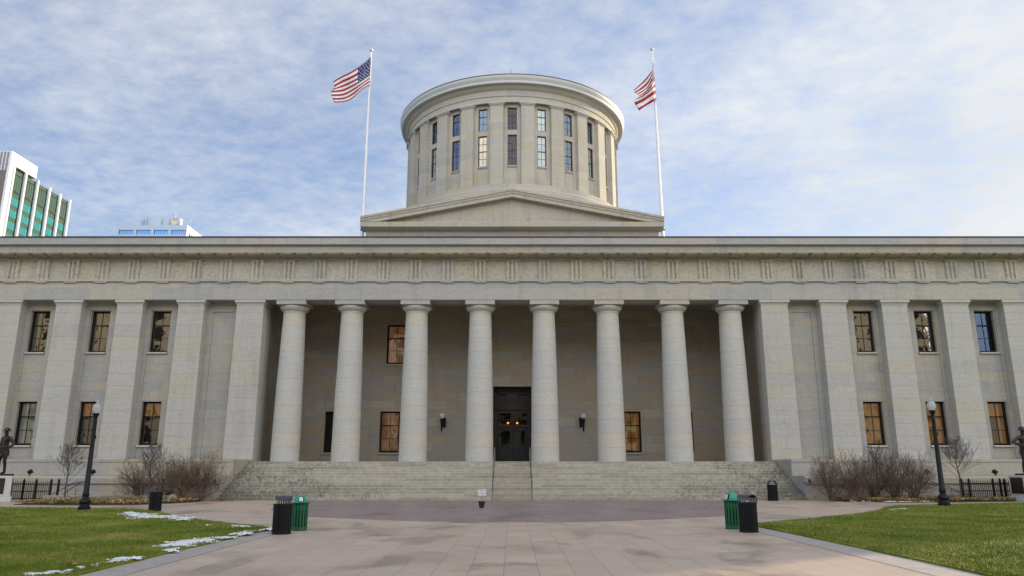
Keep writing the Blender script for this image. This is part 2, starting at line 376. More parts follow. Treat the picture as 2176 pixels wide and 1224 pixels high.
def window(name, w, h, cols, bars, thick, fmat, gmat, blind=None, sill=None, depth=0.16, fw=0.11, wall_m=None):
    """window at the origin: x across, z up from its foot, outer face towards -Y"""
    m = MB()
    m.box(-w / 2, -w / 2 + fw, 0, depth, 0, h); m.box(w / 2 - fw, w / 2, 0, depth, 0, h)
    m.box(-w / 2 + fw, w / 2 - fw, 0.004, depth, 0, fw * 1.2); m.box(-w / 2 + fw, w / 2 - fw, 0.004, depth, h - fw, h)
    for k in range(1, cols):
        x = -w / 2 + fw + (w - 2 * fw) * k / cols; m.box(x - 0.016, x + 0.016, 0.05, 0.10, fw, h - fw)
    for i, q in enumerate(bars):
        z = fw + (h - 2 * fw) * q; t = 0.038 if i == thick else 0.017
        m.box(-w / 2 + fw, w / 2 - fw, 0.035 if i == thick else 0.053, 0.105, z - t, z + t)
    o = m.build(name, fmat, pivot=(0, 0, 0))
    p = MB().quad((-w / 2 + fw, 0.075, fw), (w / 2 - fw, 0.075, fw), (w / 2 - fw, 0.075, h - fw), (-w / 2 + fw, 0.075, h - fw)).build('pane', gmat, o, pivot=(0, 0, 0))
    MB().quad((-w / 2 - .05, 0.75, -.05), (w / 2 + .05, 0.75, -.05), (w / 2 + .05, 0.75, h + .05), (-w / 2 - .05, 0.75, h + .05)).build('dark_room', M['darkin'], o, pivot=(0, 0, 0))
    for bl in (blind or []):
        mat, x0, x1, z0, z1 = bl; b = MB(); n = 14
        for i in range(n):
            a0, a1 = x0 + (x1 - x0) * i / n, x0 + (x1 - x0) * (i + 1) / n
            ya, yb = 0.20 + 0.03 * math.sin(i * 1.9), 0.20 + 0.03 * math.sin((i + 1) * 1.9)
            b.quad(((a0 - .5) * w * .92, ya, h * z0), ((a1 - .5) * w * .92, yb, h * z0), ((a1 - .5) * w * .92, yb, h * z1), ((a0 - .5) * w * .92, ya, h * z1))
        b.build('blind', mat, o, pivot=(0, 0, 0))
    if sill:
        ov, sh, so = sill
        MB().box(-w / 2 - ov, w / 2 + ov, -so, depth, -sh, -0.003).build('sill', wall_m or M['column'], o, pivot=(0, 0, 0), bevel=0.012)
    return o
def put(o, loc, rz=0.0, parent=HOUSE):
    o.parent = parent; o.location = Vector(loc) - WP[parent]; o.rotation_euler = (0, 0, rz); return o

# wing walls with tall recessed window strips
PX = [17.75, 21.75, 25.9, 30.04, 34.15, 38.28, 42.4, 46.3]
WX = [24.04, 28.2, 32.33, 36.4, 40.5, 44.5]
WU, WLO = (9.42, 12.28), (3.25, 6.11)
WW = 1.29
for sgn in (-1, 1):
    mb = MB()
    x0, x1 = 16.8, EX
    hs = [(x - 0.72, x + 0.72, 2.31, 12.30) for x in WX]
    hs.append((19.06, 20.46, 2.31, 12.20))
    hs = [(min(sgn * a, sgn * b), max(sgn * a, sgn * b), c, d) for a, b, c, d in hs]
    lo, hi = min(sgn * x0, sgn * x1), max(sgn * x0, sgn * x1)
    wall_face(mb, lo, hi, 2.2, 13.0, YW, hs, 0.07)
    mb.build('wing_wall', M['wall'], HOUSE)
    for a, b, c, d in hs:
        xc = (a + b) / 2
        wn = [] if abs(abs(xc) - 19.76) < 0.1 else [(xc - WW / 2, xc + WW / 2, *WU), (xc - WW / 2, xc + WW / 2, *WLO)]
        strip = MB(); wall_face(strip, a, b, c, d, YW + 0.07, wn, 0.26)
        strip.build('recessed_panel', M['wall'], HOUSE)
for sgn in (-1, 1):
    for i, x in enumerate(WX):
        up = window('window', WW, WU[1] - WU[0], 2, [1 / 3, 2 / 3], 1, M['winframe'], M['glass_blue'] if (sgn, i) == (1, 2) else M['glass_bright'],
                    [(M['blind_amber'], .1, .4, .60, .64)] if (sgn, i) == (1, 0) else None, (0.03, 0.11, 0.36))
        put(up, (sgn * x, YW + 0.30, WU[0]))
        if sgn < 0:
            bl = [[(M['blind_amber'], 0, 1, .66, 1)], [(M['blind_amber'], 0, 1, .66, 1)], [(M['sheer'], 0, 1, 0, 1)], [(M['sheer'], 0, 1, 0, 1)], None, None][i]
        else:
            bl = [[(M['blind_amber'], 0, 1, 0, 1)], [(M['blind_amber'], 0, 1, 0, 1)], [(M['blind_amber'], 0, 1, .66, 1), (M['blind_amber'], .62, 1, 0, .66)], [(M['blind_amber'], 0, 1, 0, 1)], None, None][i]
        lo_ = window('window', WW, WLO[1] - WLO[0], 2, [1 / 3, 2 / 3], 1, M['winframe'], M['glass'], bl, (0.03, 0.12, 0.36))
        put(lo_, (sgn * x, YW + 0.30, WLO[0]))

def pilaster(xc, w0, w1, y0, y1, z0, z1, cap, name='pilaster', mat='pil', caph=0.34, out=0.13, neck=0.62):
    m = MB()
    m.loft([[(xc - w0 / 2, y0, z0), (xc + w0 / 2, y0, z0), (xc + w0 / 2, y1, z0), (xc - w0 / 2, y1, z0)],
            [(xc - w1 / 2, y0 + .04, z1 - caph), (xc + w1 / 2, y0 + .04, z1 - caph), (xc + w1 / 2, y1, z1 - caph), (xc - w1 / 2, y1, z1 - caph)]])
    o = m.build(name, M[mat], HOUSE, bevel=0.015)
    c = MB(); w = w1 / 2
    for dz0, dz1, e in ((-caph - neck, -caph - neck + 0.05, 0.015), (-caph + 0.0, -caph + 0.09, 0.03), (-caph + .09, -caph + .17, 0.07), (-caph + .17, -0.002, out)):
        c.box(xc - w - e, xc + w + e, y0 + .04 - e, y1 - 0.01, z1 + dz0, z1 + dz1)
    c.build('capital', M['column'], o, bevel=0.02)
    return o
for sgn in (-1, 1):
    for i, x in enumerate(PX):
        pilaster(sgn * x, 1.95 if i == 0 else 1.86, 1.82 if i == 0 else 1.74, YP, YW + (0.9 if i == 0 else 0.1), 2.25, Z_AR, True)

# columns
CXS = [2.18, 6.56, 11.0, 14.97]
YC = 50.66
proto = None
for sgn in (-1, 1):
    for x in CXS:
        if proto is None:
            zs = [ZF + (12.03 - ZF) * k / 10 for k in range(11)]
            prof = [(0.925 - 0.185 * (t ** 1.5) - 0.0 * t, z) for z in zs for t in [(z - ZF) / (12.03 - ZF)]]
            m = MB().lathe(prof + [(0.725, 12.032), (0.725, 12.055), (0.745, 12.057), (0.755, 12.20)], 48, 0, YC)
            proto = m.build('column', M['column'], HOUSE, smooth=True, pivot=(0, YC, ZF))
            c = MB().lathe([(0.77, 12.20), (0.83, 12.25), (0.93, 12.34), (0.985, 12.44), (0.99, 12.50), (0.955, 12.545), (0.90, 12.57)], 48, 0, YC)
            c.build('echinus', M['column'], proto, smooth=True)
            a = MB().box(-1.0, 1.0, YA + 0.03, YA + 2.02, 12.573, 12.873); a.build('abacus', M['arch'], proto, bevel=0.015)
            o = proto; o.location.x = sgn * x
        else:
            o = copy_tree(proto); o.parent = HOUSE; o.location.x = sgn * x

# entablature
xe = EX + 0.3
MB().box(-xe, xe, YA, YA + 1.62, Z_AR, Z_TA - 0.002).build('architrave', M['arch'], HOUSE, bevel=0.01)
MB().box(-xe - .08, xe + .08, YA - 0.13, YA + 1.5, Z_TA, Z_FR).build('taenia', M['arch'], HOUSE, bevel=0.01)
MB().box(-xe, xe, YA + 0.06, YA + 1.5, Z_FR + .001, Z_CO).build('frieze', M['frieze'], HOUSE)
m = MB().box(-xe, xe, YA - 0.02, YA + 1.4, 15.62, 15.828); m.box(-xe, xe, YA - 0.10, YA + .5, 15.74, 15.829)
m.build('frieze_band', M['frieze'], HOUSE, bevel=0.008)
prof = [(YA + 1.3, Z_CO + .002), (YA + 1.3, Z_COT), (YA - 0.95, Z_COT), (YA - 0.95, Z_COT - 0.02), (YA - 0.90, 16.0), (YA - 0.90, 15.93), (YA - 0.10, Z_CO + .002)]
MB().xprism(prof, -xe - .9, xe + .9).build('cornice', M['cornice'], HOUSE)
MB().xprism([(YA + 1.2, Z_COT + .002), (YA + 1.2, 16.373), (YA - 1.05, 16.373), (YA - 1.02, 16.345), (YA - 0.98, Z_COT + .002)], -xe - 1.0, xe + 1.0).build('cornice_moulding', M['cornice'], HOUSE)
MB().box(-xe - 1.02, xe + 1.02, YA - 1.09, YA + 1.1, 16.375, 16.46).build('lead_flashing', M['lead'], HOUSE)
MB().box(-xe + .1, xe - .1, YA - 0.55, YA + 0.6, 16.462, Z_PT - .002).build('parapet', M['arch'], HOUSE)
MB().box(-xe + .05, xe - .05, YA - 0.61, YA + 0.66, Z_PT, Z_PC).build('parapet_flashing', M['lead'], HOUSE)

TX = [0, 2.19, 4.39, 6.6, 8.8, 10.98, 13.15, 15.27, 17.45, 19.58, 21.7, 23.8, 25.9, 27.98, 30.04, 32.07, 34.12, 36.2, 38.26, 40.33, 42.4, 44.45, 46.5]
TX = sorted([-x for x in TX[1:]] + TX)
tp = rp = mp = None
hw = 0.42
def keep(o, x):
    c = copy_tree(o); c.parent = HOUSE; c.location.x = x; return c
for x in TX:
    if tp is None:
        y0 = YA + 0.058; d = 0.125
        pr = [(-hw, y0 + 0.001), (-hw, y0 - d + .05), (-hw + .06, y0 - d)]
        for gx in (-0.14, 0.14): pr += [(gx - 0.075, y0 - d), (gx, y0 - d + 0.11), (gx + 0.075, y0 - d)]
        pr += [(hw - .06, y0 - d), (hw, y0 - d + .05), (hw, y0 + 0.001)]
        t = MB().loft([[(a, b, Z_FR + .002) for a, b in pr], [(a, b, 15.52) for a, b in pr]])
        t.box(-hw - .02, hw + .02, y0 - d - .02, y0, 15.522, 15.68)
        tp = t.build('triglyph', M['frieze'], HOUSE, pivot=(0, YA, Z_FR)); tp.location.x = x
        r = MB().box(-hw, hw, YA - .11, YA - .001, Z_TA - 0.075, Z_TA - .002)
        for k in range(6): r.box(-hw + .06 + k * .144 - .03, -hw + .06 + k * .144 + .03, YA - .10, YA - .03, Z_TA - 0.105, Z_TA - .075)
        rp = r.build('regula', M['arch'], HOUSE, pivot=(0, YA, Z_TA)); rp.location.x = x
    else: keep(tp, x); keep(rp, x)
ms = [x for x in TX] + [(a + b) / 2 for a, b in zip(TX, TX[1:])]
for x in sorted(ms):
    if mp is None:
        q = MB(); q.loft([[(-.40, YA - .13, 15.78), (.40, YA - .13, 15.78), (.40, YA - .87, 15.875), (-.40, YA - .87, 15.875)],
                          [(-.40, YA - .13, 15.86), (.40, YA - .13, 15.86), (.40, YA - .85, 15.95), (-.40, YA - .85, 15.95)]])
        for i in range(3):
            for k in range(6):
                gy = YA - .25 - i * .24; gz = 15.78 + (YA - .13 - gy) / .72 * .07; gx = -.34 + k * .136
                q.box(gx - .03, gx + .03, gy - .035, gy + .035, gz - .045, gz + .01)
        mp = q.build('mutule', M['cornice'], HOUSE, pivot=(0, YA, 15.8)); mp.location.x = x
    else: keep(mp, x)

# portico: floor, back wall, side walls, ceiling
MB().box(-16.85, 16.85, 49.1, YB + .3, 2.0, ZF).build('portico_floor', M['base'], HOUSE, bevel=0.01)
BW = 1.46; BLO = (2.90, 5.88); BUP = (9.40, 12.40)
def bx_(px): return (px - CX) * (YB * CT + 1.0) / F
lowx = [bx_(713), bx_(829.5), bx_(1340), bx_(1450), bx_(1556.5)]
upx = [bx_(837.5)]
holes = [(x - BW / 2, x + BW / 2, *BLO) for x in lowx] + [(x - BW / 2, x + BW / 2, *BUP) for x in upx] + [(-1.42, 1.42, ZF, 7.72)]
m = MB(); wall_face(m, -16.85, 16.85, ZF, 13.7, YB, holes, 0.30); m.box(-16.8, 16.8, YB - .05, YB - .002, 12.50, 12.60)
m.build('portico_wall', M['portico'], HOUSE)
for x in lowx:
    bl = [(M['blind_copper'], 0, 1, 0, 1)] if x > -10 and x < 0 else ([(M['blind_amber'], 0, 1, 0, 1)] if 0 < x < 9.5 else None)
    put(window('window', BW, BLO[1] - BLO[0], 2, [1 / 3, 2 / 3], 1, M['winframe'], M['glass'], bl, (0.09, 0.14, 0.24), wall_m=M['base']), (x, YB + .14, BLO[0]))
for x in upx:
    put(window('window', BW, BUP[1] - BUP[0], 2, [1 / 3, 2 / 3], 1, M['winframe'], M['glass'], [(M['blind_copper'], 0, 1, 0, 1)], (0.09, 0.14, 0.24), wall_m=M['base']), (x, YB + .14, BUP[0]))
for s in (-1, 1):
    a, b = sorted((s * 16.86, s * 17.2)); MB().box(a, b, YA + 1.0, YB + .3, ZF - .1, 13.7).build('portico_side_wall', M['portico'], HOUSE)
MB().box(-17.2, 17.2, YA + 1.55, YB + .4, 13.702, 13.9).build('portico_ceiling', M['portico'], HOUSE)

# doorway
yd = YB + 0.95
m = MB()
for s in (-1, 1):
    a, b = sorted((s * 1.42, s * 1.10)); m.box(a, b, yd - 0.1, yd + .25, ZF, 6.05)
m.box(-1.10, 1.10, yd - .08, yd + .25, 5.80, 6.05); m.box(-1.10, 1.10, yd - .08, yd + .2, 4.78, 4.95); m.box(-0.04, 0.04, yd - .06, yd + .2, 4.95, 5.80)
fr = m.build('door_case', M['doorframe'], HOUSE, bevel=0.01)
MB().quad((-1.1, yd + .08, 4.95), (1.1, yd + .08, 4.95), (1.1, yd + .08, 5.8), (-1.1, yd + .08, 5.8)).build('transom_pane', M['glass_dark'], fr)
m = MB(); wall_face(m, -1.42, 1.42, 6.05, 7.72, yd - .12, [(-1.08, -0.45, 6.55, 7.22), (0.45, 1.08, 6.55, 7.22)], 0.12)
for s in (-1, 1):
    xc = s * 0.765
    m.box(xc - .42, xc + .42, yd - .17, yd - .12, 7.22, 7.30); m.box(xc - .42, xc + .42, yd - .17, yd - .12, 6.47, 6.55)
    m.box(xc - .42, xc - .32, yd - .17, yd - .12, 6.55, 7.22); m.box(xc + .32, xc + .42, yd - .17, yd - .12, 6.55, 7.22)
    m.quad((xc - .32, yd, 6.55), (xc + .32, yd, 6.55), (xc + .32, yd, 7.22), (xc - .32, yd, 7.22))
m.box(-1.42, 1.42, yd - .22, yd - .12, 6.05, 6.15)
m.build('door_overpanel', M['doorpanel'], HOUSE)
m = MB()
for s in (-1, 1):
    x_ = s * 1.43; m.quad((x_, YB + .25, ZF), (x_, yd + .2, ZF), (x_, yd + .2, 7.74), (x_, YB + .25, 7.74))
m.quad((-1.43, YB + .25, 7.74), (1.43, YB + .25, 7.74), (1.43, yd + .2, 7.74), (-1.43, yd + .2, 7.74))
m.quad((-1.43, YB + .25, ZF + .001), (1.43, YB + .25, ZF + .001), (1.43, yd + .9, ZF + .001), (-1.43, yd + .9, ZF + .001))
m.build('door_reveal', M['doorpanel'], HOUSE)
for s in (-1, 1):
    m = MB(); a, b = (0.008, 1.09) if s > 0 else (-1.09, -0.008)
    st = 0.16
    m.box(a, a + st, yd, yd + .06, ZF + .01, 4.77); m.box(b - st, b, yd, yd + .06, ZF + .01, 4.77)
    m.box(a + st, b - st, yd + .002, yd + .06, 4.6, 4.77); m.box(a + st, b - st, yd + .002, yd + .06, 3.25, 3.43); m.box(a + st, b - st, yd + .002, yd + .06, ZF + .01, ZF + .2)
    m.box(a + st, b - st, yd + .03, yd + .05, ZF + .2, 3.25); xm = (a + b) / 2; m.box(xm - .04, xm + .04, yd + .004, yd + .05, ZF + .2, 3.25)
    d = m.build('door', M['doorwood'], HOUSE, bevel=0.008)
    MB().quad((a + st, yd + .035, 3.43), (b - st, yd + .035, 3.43), (b - st, yd + .035, 4.6), (a + st, yd + .035, 4.6)).build('pane', M['glass_dark'], d)
    hx = 0.07 * s; MB().tube([(hx, yd, 3.2), (hx, yd - .07, 3.2), (hx, yd - .07, 3.42), (hx, yd, 3.42)], .014).build('handle', M['steel'], d)
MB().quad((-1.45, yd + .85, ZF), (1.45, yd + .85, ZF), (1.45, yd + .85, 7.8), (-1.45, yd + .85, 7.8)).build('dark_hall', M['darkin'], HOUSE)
for x in (at(1079.5, 899, yd + .4).x, at(1099, 899, yd + .4).x):
    m = MB(); z = at(1089, 899, yd + .4).z
    m.sphere((x, yd + .4, z), 0.08, 14, 8)
    o = m.build('hall_lamp', M['halllamp'], HOUSE, smooth=True)
    MB().tube([(x, yd + .4, z + .09), (x, yd + .4, z + .9)], .012).build('lamp_stem', M['blackiron'], o)

# steps
NR, RH, TD, Y0 = 13, ZF / 13, 0.40, 43.98
def flight(x0, x1, mat, dy=0.0):
    pts = [(Y0 + 6, 0.0)]
    prof = [(Y0 + dy, -0.02)]
    for k in range(NR):
        prof += [(Y0 + dy + k * TD, (k + 1) * RH - 0.004 * (k == NR - 1)), (Y0 + dy + (k + 1) * TD if k < NR - 1 else Y0 + NR * TD, (k + 1) * RH - 0.004 * (k == NR - 1))]
    prof += [(Y0 + NR * TD, -0.02)]
    MB().xprism(list(reversed(prof)), x0, x1).build('steps', mat, HOUSE, bevel=0.012)
flight(-16.70, -1.16, M['steps']); flight(-1.158, 1.158, M['steps_mid'], 0.03); flight(1.16, 16.70, M['steps'])

# podium under the wings
for s in (-1, 1):
    def B(x0, x1, *r):
        a, b = sorted((s * x0, s * x1)); return a, b, *r
    MB().box(*B(16.72, EX + .9, 44.32, YW + .6, -0.02, 0.923)).build('podium_base', M['base'], HOUSE, bevel=0.01)
    MB().xprism([(44.22, 0.925), (44.22, 1.22), (44.30, 1.33), (50.9, 1.338), (50.9, 0.925)][::-1], *sorted((s * 16.715, s * (EX + 1.0)))).build('podium_band', M['base'], HOUSE)
    MB().box(*B(16.72, EX + .6, 46.2, YW + .62, 1.340, 2.132)).build('podium_wall', M['base'], HOUSE)
    MB().box(*B(16.72, EX + .62, 46.16, YW + .62, 2.134, 2.31)).build('podium_cap', M['base'], HOUSE, bevel=0.012)
    jx = s * 16.95
    MB().box(jx - .06, jx + .06, 44.13, 44.215, 0.98, 1.16).build('junction_box', M['blackiron'], HOUSE, bevel=0.01)

# body and main roof
m = MB()
m.quad((-EX, 106, 0), (EX, 106, 0), (EX, 106, 16.9), (-EX, 106, 16.9))
for s in (-1, 1): m.quad((s * EX, YW, 0), (s * EX, 106, 0), (s * EX, 106, 16.9), (s * EX, YW, 16.9))
m.build('outer_wall', M['wall'], HOUSE)
MB().box(-EX + .02, EX - .02, YA + .62, 105.9, 16.3, 16.6).build('roof', M['roofmetal'], HOUSE)
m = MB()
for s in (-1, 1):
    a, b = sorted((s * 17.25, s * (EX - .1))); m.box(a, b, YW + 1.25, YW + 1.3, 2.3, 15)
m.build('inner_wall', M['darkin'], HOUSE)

# attic with pediment
XA, YT = 13.09, 61.5
zt, za = 22.906, 25.472
def rake(x): return zt + (za - zt) * (1 - abs(x) / XA)
MB().box(-12.73, 12.73, YT + .8, 95.5, 16.4, 22.0).build('attic_wall', M['attic'], HOUSE)
MB().xprism([(YT + .75, 21.86), (YT + .35, 21.9), (YT + .1, 21.995), (YT, 22.0), (YT, 22.40), (YT + .08, 22.46), (YT + 1.2, 22.46), (YT + 1.2, 21.86)][::-1], -XA + .02, XA - .02).build('attic_cornice', M['attic'], HOUSE)
MB().loft([[(-12.8, YT + .6, 22.4), (12.8, YT + .6, 22.4), (12.8, YT + .6, 22.75), (0, YT + .6, 25.1), (-12.8, YT + .6, 22.75)], [(-12.8, YT + 1.4, 22.4), (12.8, YT + 1.4, 22.4), (12.8, YT + 1.4, 22.75), (0, YT + 1.4, 25.1), (-12.8, YT + 1.4, 22.75)]]).build('tympanum', M['attic'], HOUSE)
for s in (-1, 1):
    m = MB()
    for d0, d1, yy in ((0.0, -0.20, YT - .10), (-0.20, -0.40, YT - .03), (-0.40, -0.74, YT + .03)):
        # raking cornice: three stepped bands butting at the apex, the lowest dying into the level cornice
        ring = lambda x: [(x, yy, rake(x) + d0 - .001), (x, yy, max(rake(x) + d1, 22.465)), (x, YT + 1.6, max(rake(x) + d1, 22.465)), (x, YT + 1.6, rake(x) + d0 - .001)]
        xs = [0.0, s * 11.57, s * XA] if d0 < -.3 else [0.0, s * XA]
        m.loft([ring(x) for x in (xs if s > 0 else xs[::-1])])
    m.build('raking_cornice', M['attic'], HOUSE)
MB().loft([[(-XA, y, zt - .02), (0, y, za - .02), (XA, y, zt - .02), (0, y, 22.3)] for y in (YT + 1.62, 96)]).build('attic_roof', M['roofmetal'], HOUSE)

# drum
DC = 78.0; RO, RI = 11.5, 11.08; NB = 24
ang = lambda i: i * 2 * math.pi / NB
def rotm(a): return Matrix.Translation((0, DC, 0)) @ Matrix.Rotation(a, 4, 'Z')
DW = 0.90
UWZ, LWZ = (33.60, 35.95), (29.92, 33.10)
m = MB(); hwid = RI * math.tan(math.pi / NB)
vis = [i for i in range(-7, 8)]
for i in range(NB):
    st = len(m.v); j = i if i <= 12 else i - 24
    hl = [(-DW / 2, DW / 2, *UWZ), (-DW / 2, DW / 2, *LWZ)] if j in vis else []
    hl.append((-0.50, 0.50, 28.0, LWZ[0] - 0.2))
    wall_face(m, -hwid, hwid, 27.2, 36.6, -RI, hl, 0.0)
    if hl[:-1]:
        for a, b, c, d in hl[:-1]:
            y, y2 = -RI, -RI + .3
            m.quad((a, y, c), (a, y, d), (a, y2, d), (a, y2, c)); m.quad((b, y, c), (b, y2, c), (b, y2, d), (b, y, d))
            m.quad((a, y, c), (a, y2, c), (b, y2, c), (b, y, c)); m.quad((a, y, d), (b, y, d), (b, y2, d), (a, y2, d))
    a, b, c, d = hl[-1]; y, y2 = -RI, -RI + .06
    m.quad((a, y, c), (a, y, d), (a, y2, d), (a, y2, c)); m.quad((b, y, c), (b, y2, c), (b, y2, d), (b, y, d)); m.quad((a, y, d), (b, y, d), (b, y2, d), (a, y2, d))
    m.quad((a, y2, c), (b, y2, c), (b, y2, d), (a, y2, d))
    m.xf(rotm(ang(i)), st)
m.build('drum_wall', M['drum'], HOUSE)
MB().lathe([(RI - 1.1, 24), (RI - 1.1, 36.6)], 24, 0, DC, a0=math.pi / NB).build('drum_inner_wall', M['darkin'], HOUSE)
pp = None
for i in range(NB):
    a = ang(i) + math.pi / NB
    if pp is None:
        m = MB().box(-.645, .645, -RO, -RI + .25, 27.85, 36.0)
        pp = m.build('drum_pilaster', M['drum'], pivot=(0, 0, 27.85), bevel=0.015)
        c = MB().box(-.70, .70, -RO - .05, -RI + .2, 36.002, 36.10); c.box(-.78, .78, -RO - .14, -RI + .2, 36.10, 36.19); c.box(-.84, .84, -RO - .20, -RI + .2, 36.19, 36.30)
        WP[pp] = Vector((0, 0, 27.85)); cc = c.build('capital', M['column'], pp, pivot=(0, 0, 36.0))
        o = pp
    else: o = copy_tree(pp)
    o.parent = HOUSE; o.location = Vector((0, DC, 27.85)) - WP[HOUSE]; o.rotation_euler = (0, 0, a)
blm = {-1: (None, M['blind_yellow']), 0: (M['blind_dark'], M['blind_dark']), 1: (M['blind_pale'], M['blind_pale']), -3: (M['blind_dark'], M['blind_pale']), 3: (M['blind_dark'], M['blind_pale'])}
for i in vis:
    a = ang(i); bu, bl_ = blm.get(i, (None, None))
    for (z0, z1), bars, th, bb in ((UWZ, [1 / 3, 2 / 3], 1, bu), (LWZ, [.25, .5, .75], 1, bl_)):
        w_ = window('drum_window', DW, z1 - z0, 2, bars, th, M['drumframe'], M['glass_dark'] if i == 0 else M['glass_drum'], [(bb, 0, 1, 0, 1)] if bb else None, (0.04, 0.12, 0.16) if z0 < 31 else None, fw=0.07, wall_m=M['drum'])
        p = rotm(a) @ Vector((0, -RI + .09, z0)); put(w_, p, a)
ring = lambda prof, name, mat, seg=96, sm=True: MB().lathe(prof, seg, 0, DC).build(name, M[mat], HOUSE, smooth=sm)
ring([(11.75, 24.0), (11.75, 27.25), (11.62, 27.38), (11.62, 27.85)], 'drum_base', 'drum')
ring([(11.1, 36.302), (11.52, 36.302), (11.52, 36.50), (11.48, 36.52), (11.48, 36.93), (11.56, 36.95), (11.56, 37.02), (11.5, 37.04), (11.5, 37.58), (11.62, 37.62), (11.74, 37.78), (11.9, 37.96), (11.0, 37.98)], 'drum_entablature', 'drum')
ring([(11.85, 37.982), (12.28, 37.985), (12.30, 38.20), (12.26, 38.22), (12.30, 38.30), (12.42, 38.45), (12.46, 38.66), (12.46, 38.71), (11.2, 38.712)], 'drum_gutter', 'gutter')
ring([(12.46, 38.714), (12.46, 38.83), (12.36, 38.86), (0.4, 39.9)], 'drum_roof', 'redroof')
m = MB().tube([(at(1086, 150, 68).x, 66.5, 38.9), (at(1086, 150, 68).x, 66.5, 39.9)], 0.015, 6)
m.sphere((at(1086, 150, 68).x, 66.5, 39.12), 0.07, 8, 6); m.build('lightning_rod', M['blackiron'], HOUSE)
m = MB()
for a, b in ((0, 0),): pass

# ------------------------------------------------------------------ things on and near the building
for s, px, word in ((-1, 943, 'left'), (1, 1235.5, 'right')):
    p = at(px, 900, YB)
    t = thing('wall_lamp', (p.x, YB, p.z), 'black wall bracket lamp with milky globe on portico wall, %s of the doorway' % word, 'wall lamp', 'globe lamps either side of the doorway')
    x, z, y = p.x, p.z, YB
    sd = 0.10 * s
    MB().box(x - .10 - sd * .6, x + .10 - sd * .6, y - .08, y - .002, z - .28, z + .42).build('back_plate', M['blackiron'], t, bevel=.02)
    MB().tube([(x, y - .08, z - .1), (x + sd, y - .35, z - .28), (x + sd, y - .5, z - .1), (x + sd, y - .5, z + .28)], [.05, .05, .05, .07], 8).lathe([(.02, z - .62), (.06, z - .5), (.07, z - .2), (.12, z + .22), (.13, z + .3)], 12, x + sd, y - .5).build('bracket', M['blackiron'], t, smooth=True)
    MB().sphere((x + sd, y - .5, z + .50), .21, 20, 12).build('globe', M['opal'], t, smooth=True)

# handrails down the steps
for s, word in ((-1, 'left'), (1, 'right')):
    t = thing('handrail', (s * 1.13, 46.4, 0), 'thin grey metal handrail down the steps, %s of the pair at the doorway' % word, 'handrail', 'handrails on the middle of the steps')
    x = s * 1.12
    MB().tube([(x, 49.25, ZF), (x, 49.25, 3.03), (x, 48.75, 3.05), (x, 44.15, 1.05), (x, 43.7, 1.0), (x, 43.68, 0.0)], .030, 8).build('rail', M['steel'], t, smooth=True)
    for k in (3, 7, 11):
        yy = Y0 + (k - .5) * TD; MB().tube([(x, yy, k * RH), (x, yy, 1.05 + (yy - 44.15) / 4.6 * 2.0)], .018, 6).build('post', M['blackiron'], t)

# floodlights on the podium ledge
for i, (px, py, wd) in enumerate(((64, 1000, 'near the left statue'), (197, 1003, 'behind the left lamp post'), (1970, 1001, 'between the right shrubs and lamp post'), (2114, 999, 'near the right statue'))):
    p = at(px, py, 44.8); z = 1.34
    t = thing('floodlight', (p.x, 44.8, z), 'small dark floodlight on the podium ledge %s' % wd, 'floodlight', 'floodlights on the podium ledge')
    MB().tube([(p.x, 44.8, z), (p.x, 44.8, z + .16)], .03, 8).lathe([(.08, z), (.08, z + .02)], 10, p.x, 44.8).build('bracket', M['blackiron'], t)
    m = MB().box(-.12, .12, -.09, .09, -.095, .095); m.box(-.135, .135, -.11, -.09, -.11, .11); m.xf(Matrix.Translation((p.x, 44.8, z + .22)) @ Matrix.Rotation(R(150 if i < 2 else 205), 4, 'Z') @ Matrix.Rotation(R(-35), 4, 'X'))
    m.build('housing', M['blackiron'], t, bevel=.015)

# flagpoles and flags
def flagpole(top, base, label, z0=16.6):
    x, y = base.x, base.y
    t = thing('flagpole', (x, y, z0), label, 'flagpole', 'flagpoles beside the pediment')
    h = top.z
    dx = top.x - x
    m = MB().tube([(x + dx * k / 8, y, z0 + (h - .35 - z0) * k / 8) for k in range(9)], [0.155 - 0.08 * (k / 8) ** 1.3 for k in range(9)], 14)
    m.build('pole', M['pole'], t, smooth=True)
    MB().sphere((x + dx, y, h - .12), .17, 16, 10).lathe([(.05, h - .36), (.09, h - .33), (.09, h - .30), (.04, h - .26)], 12, x + dx, y).build('ball', M['ball'], t, smooth=True)
    s = 1 if x > 0 else -1
    m = MB().box(min(x, x - s * .6), max(x, x - s * .6), y - .05, y + .05, 22.1, 22.2); m.box(min(x, x - s * .6), max(x, x - s * .6), y - .05, y + .05, 23.1, 23.2)
    m.lathe([(.19, 22.08), (.19, 22.22)], 12, x, y).lathe([(.18, 23.08), (.18, 23.22)], 12, x, y)
    m.build('bracket', M['blackiron'], t)
YPL = 62.9
flagpole(at(789, 104, YPL), Vector((at(771.5, 470, YPL).x - .02, YPL, 0)), 'tall white flagpole left of the drum')
flagpole(at(1385.5, 102, YPL), Vector((at(1407.5, 470, YPL).x + .02, YPL, 0)), 'tall white flagpole right of the drum')

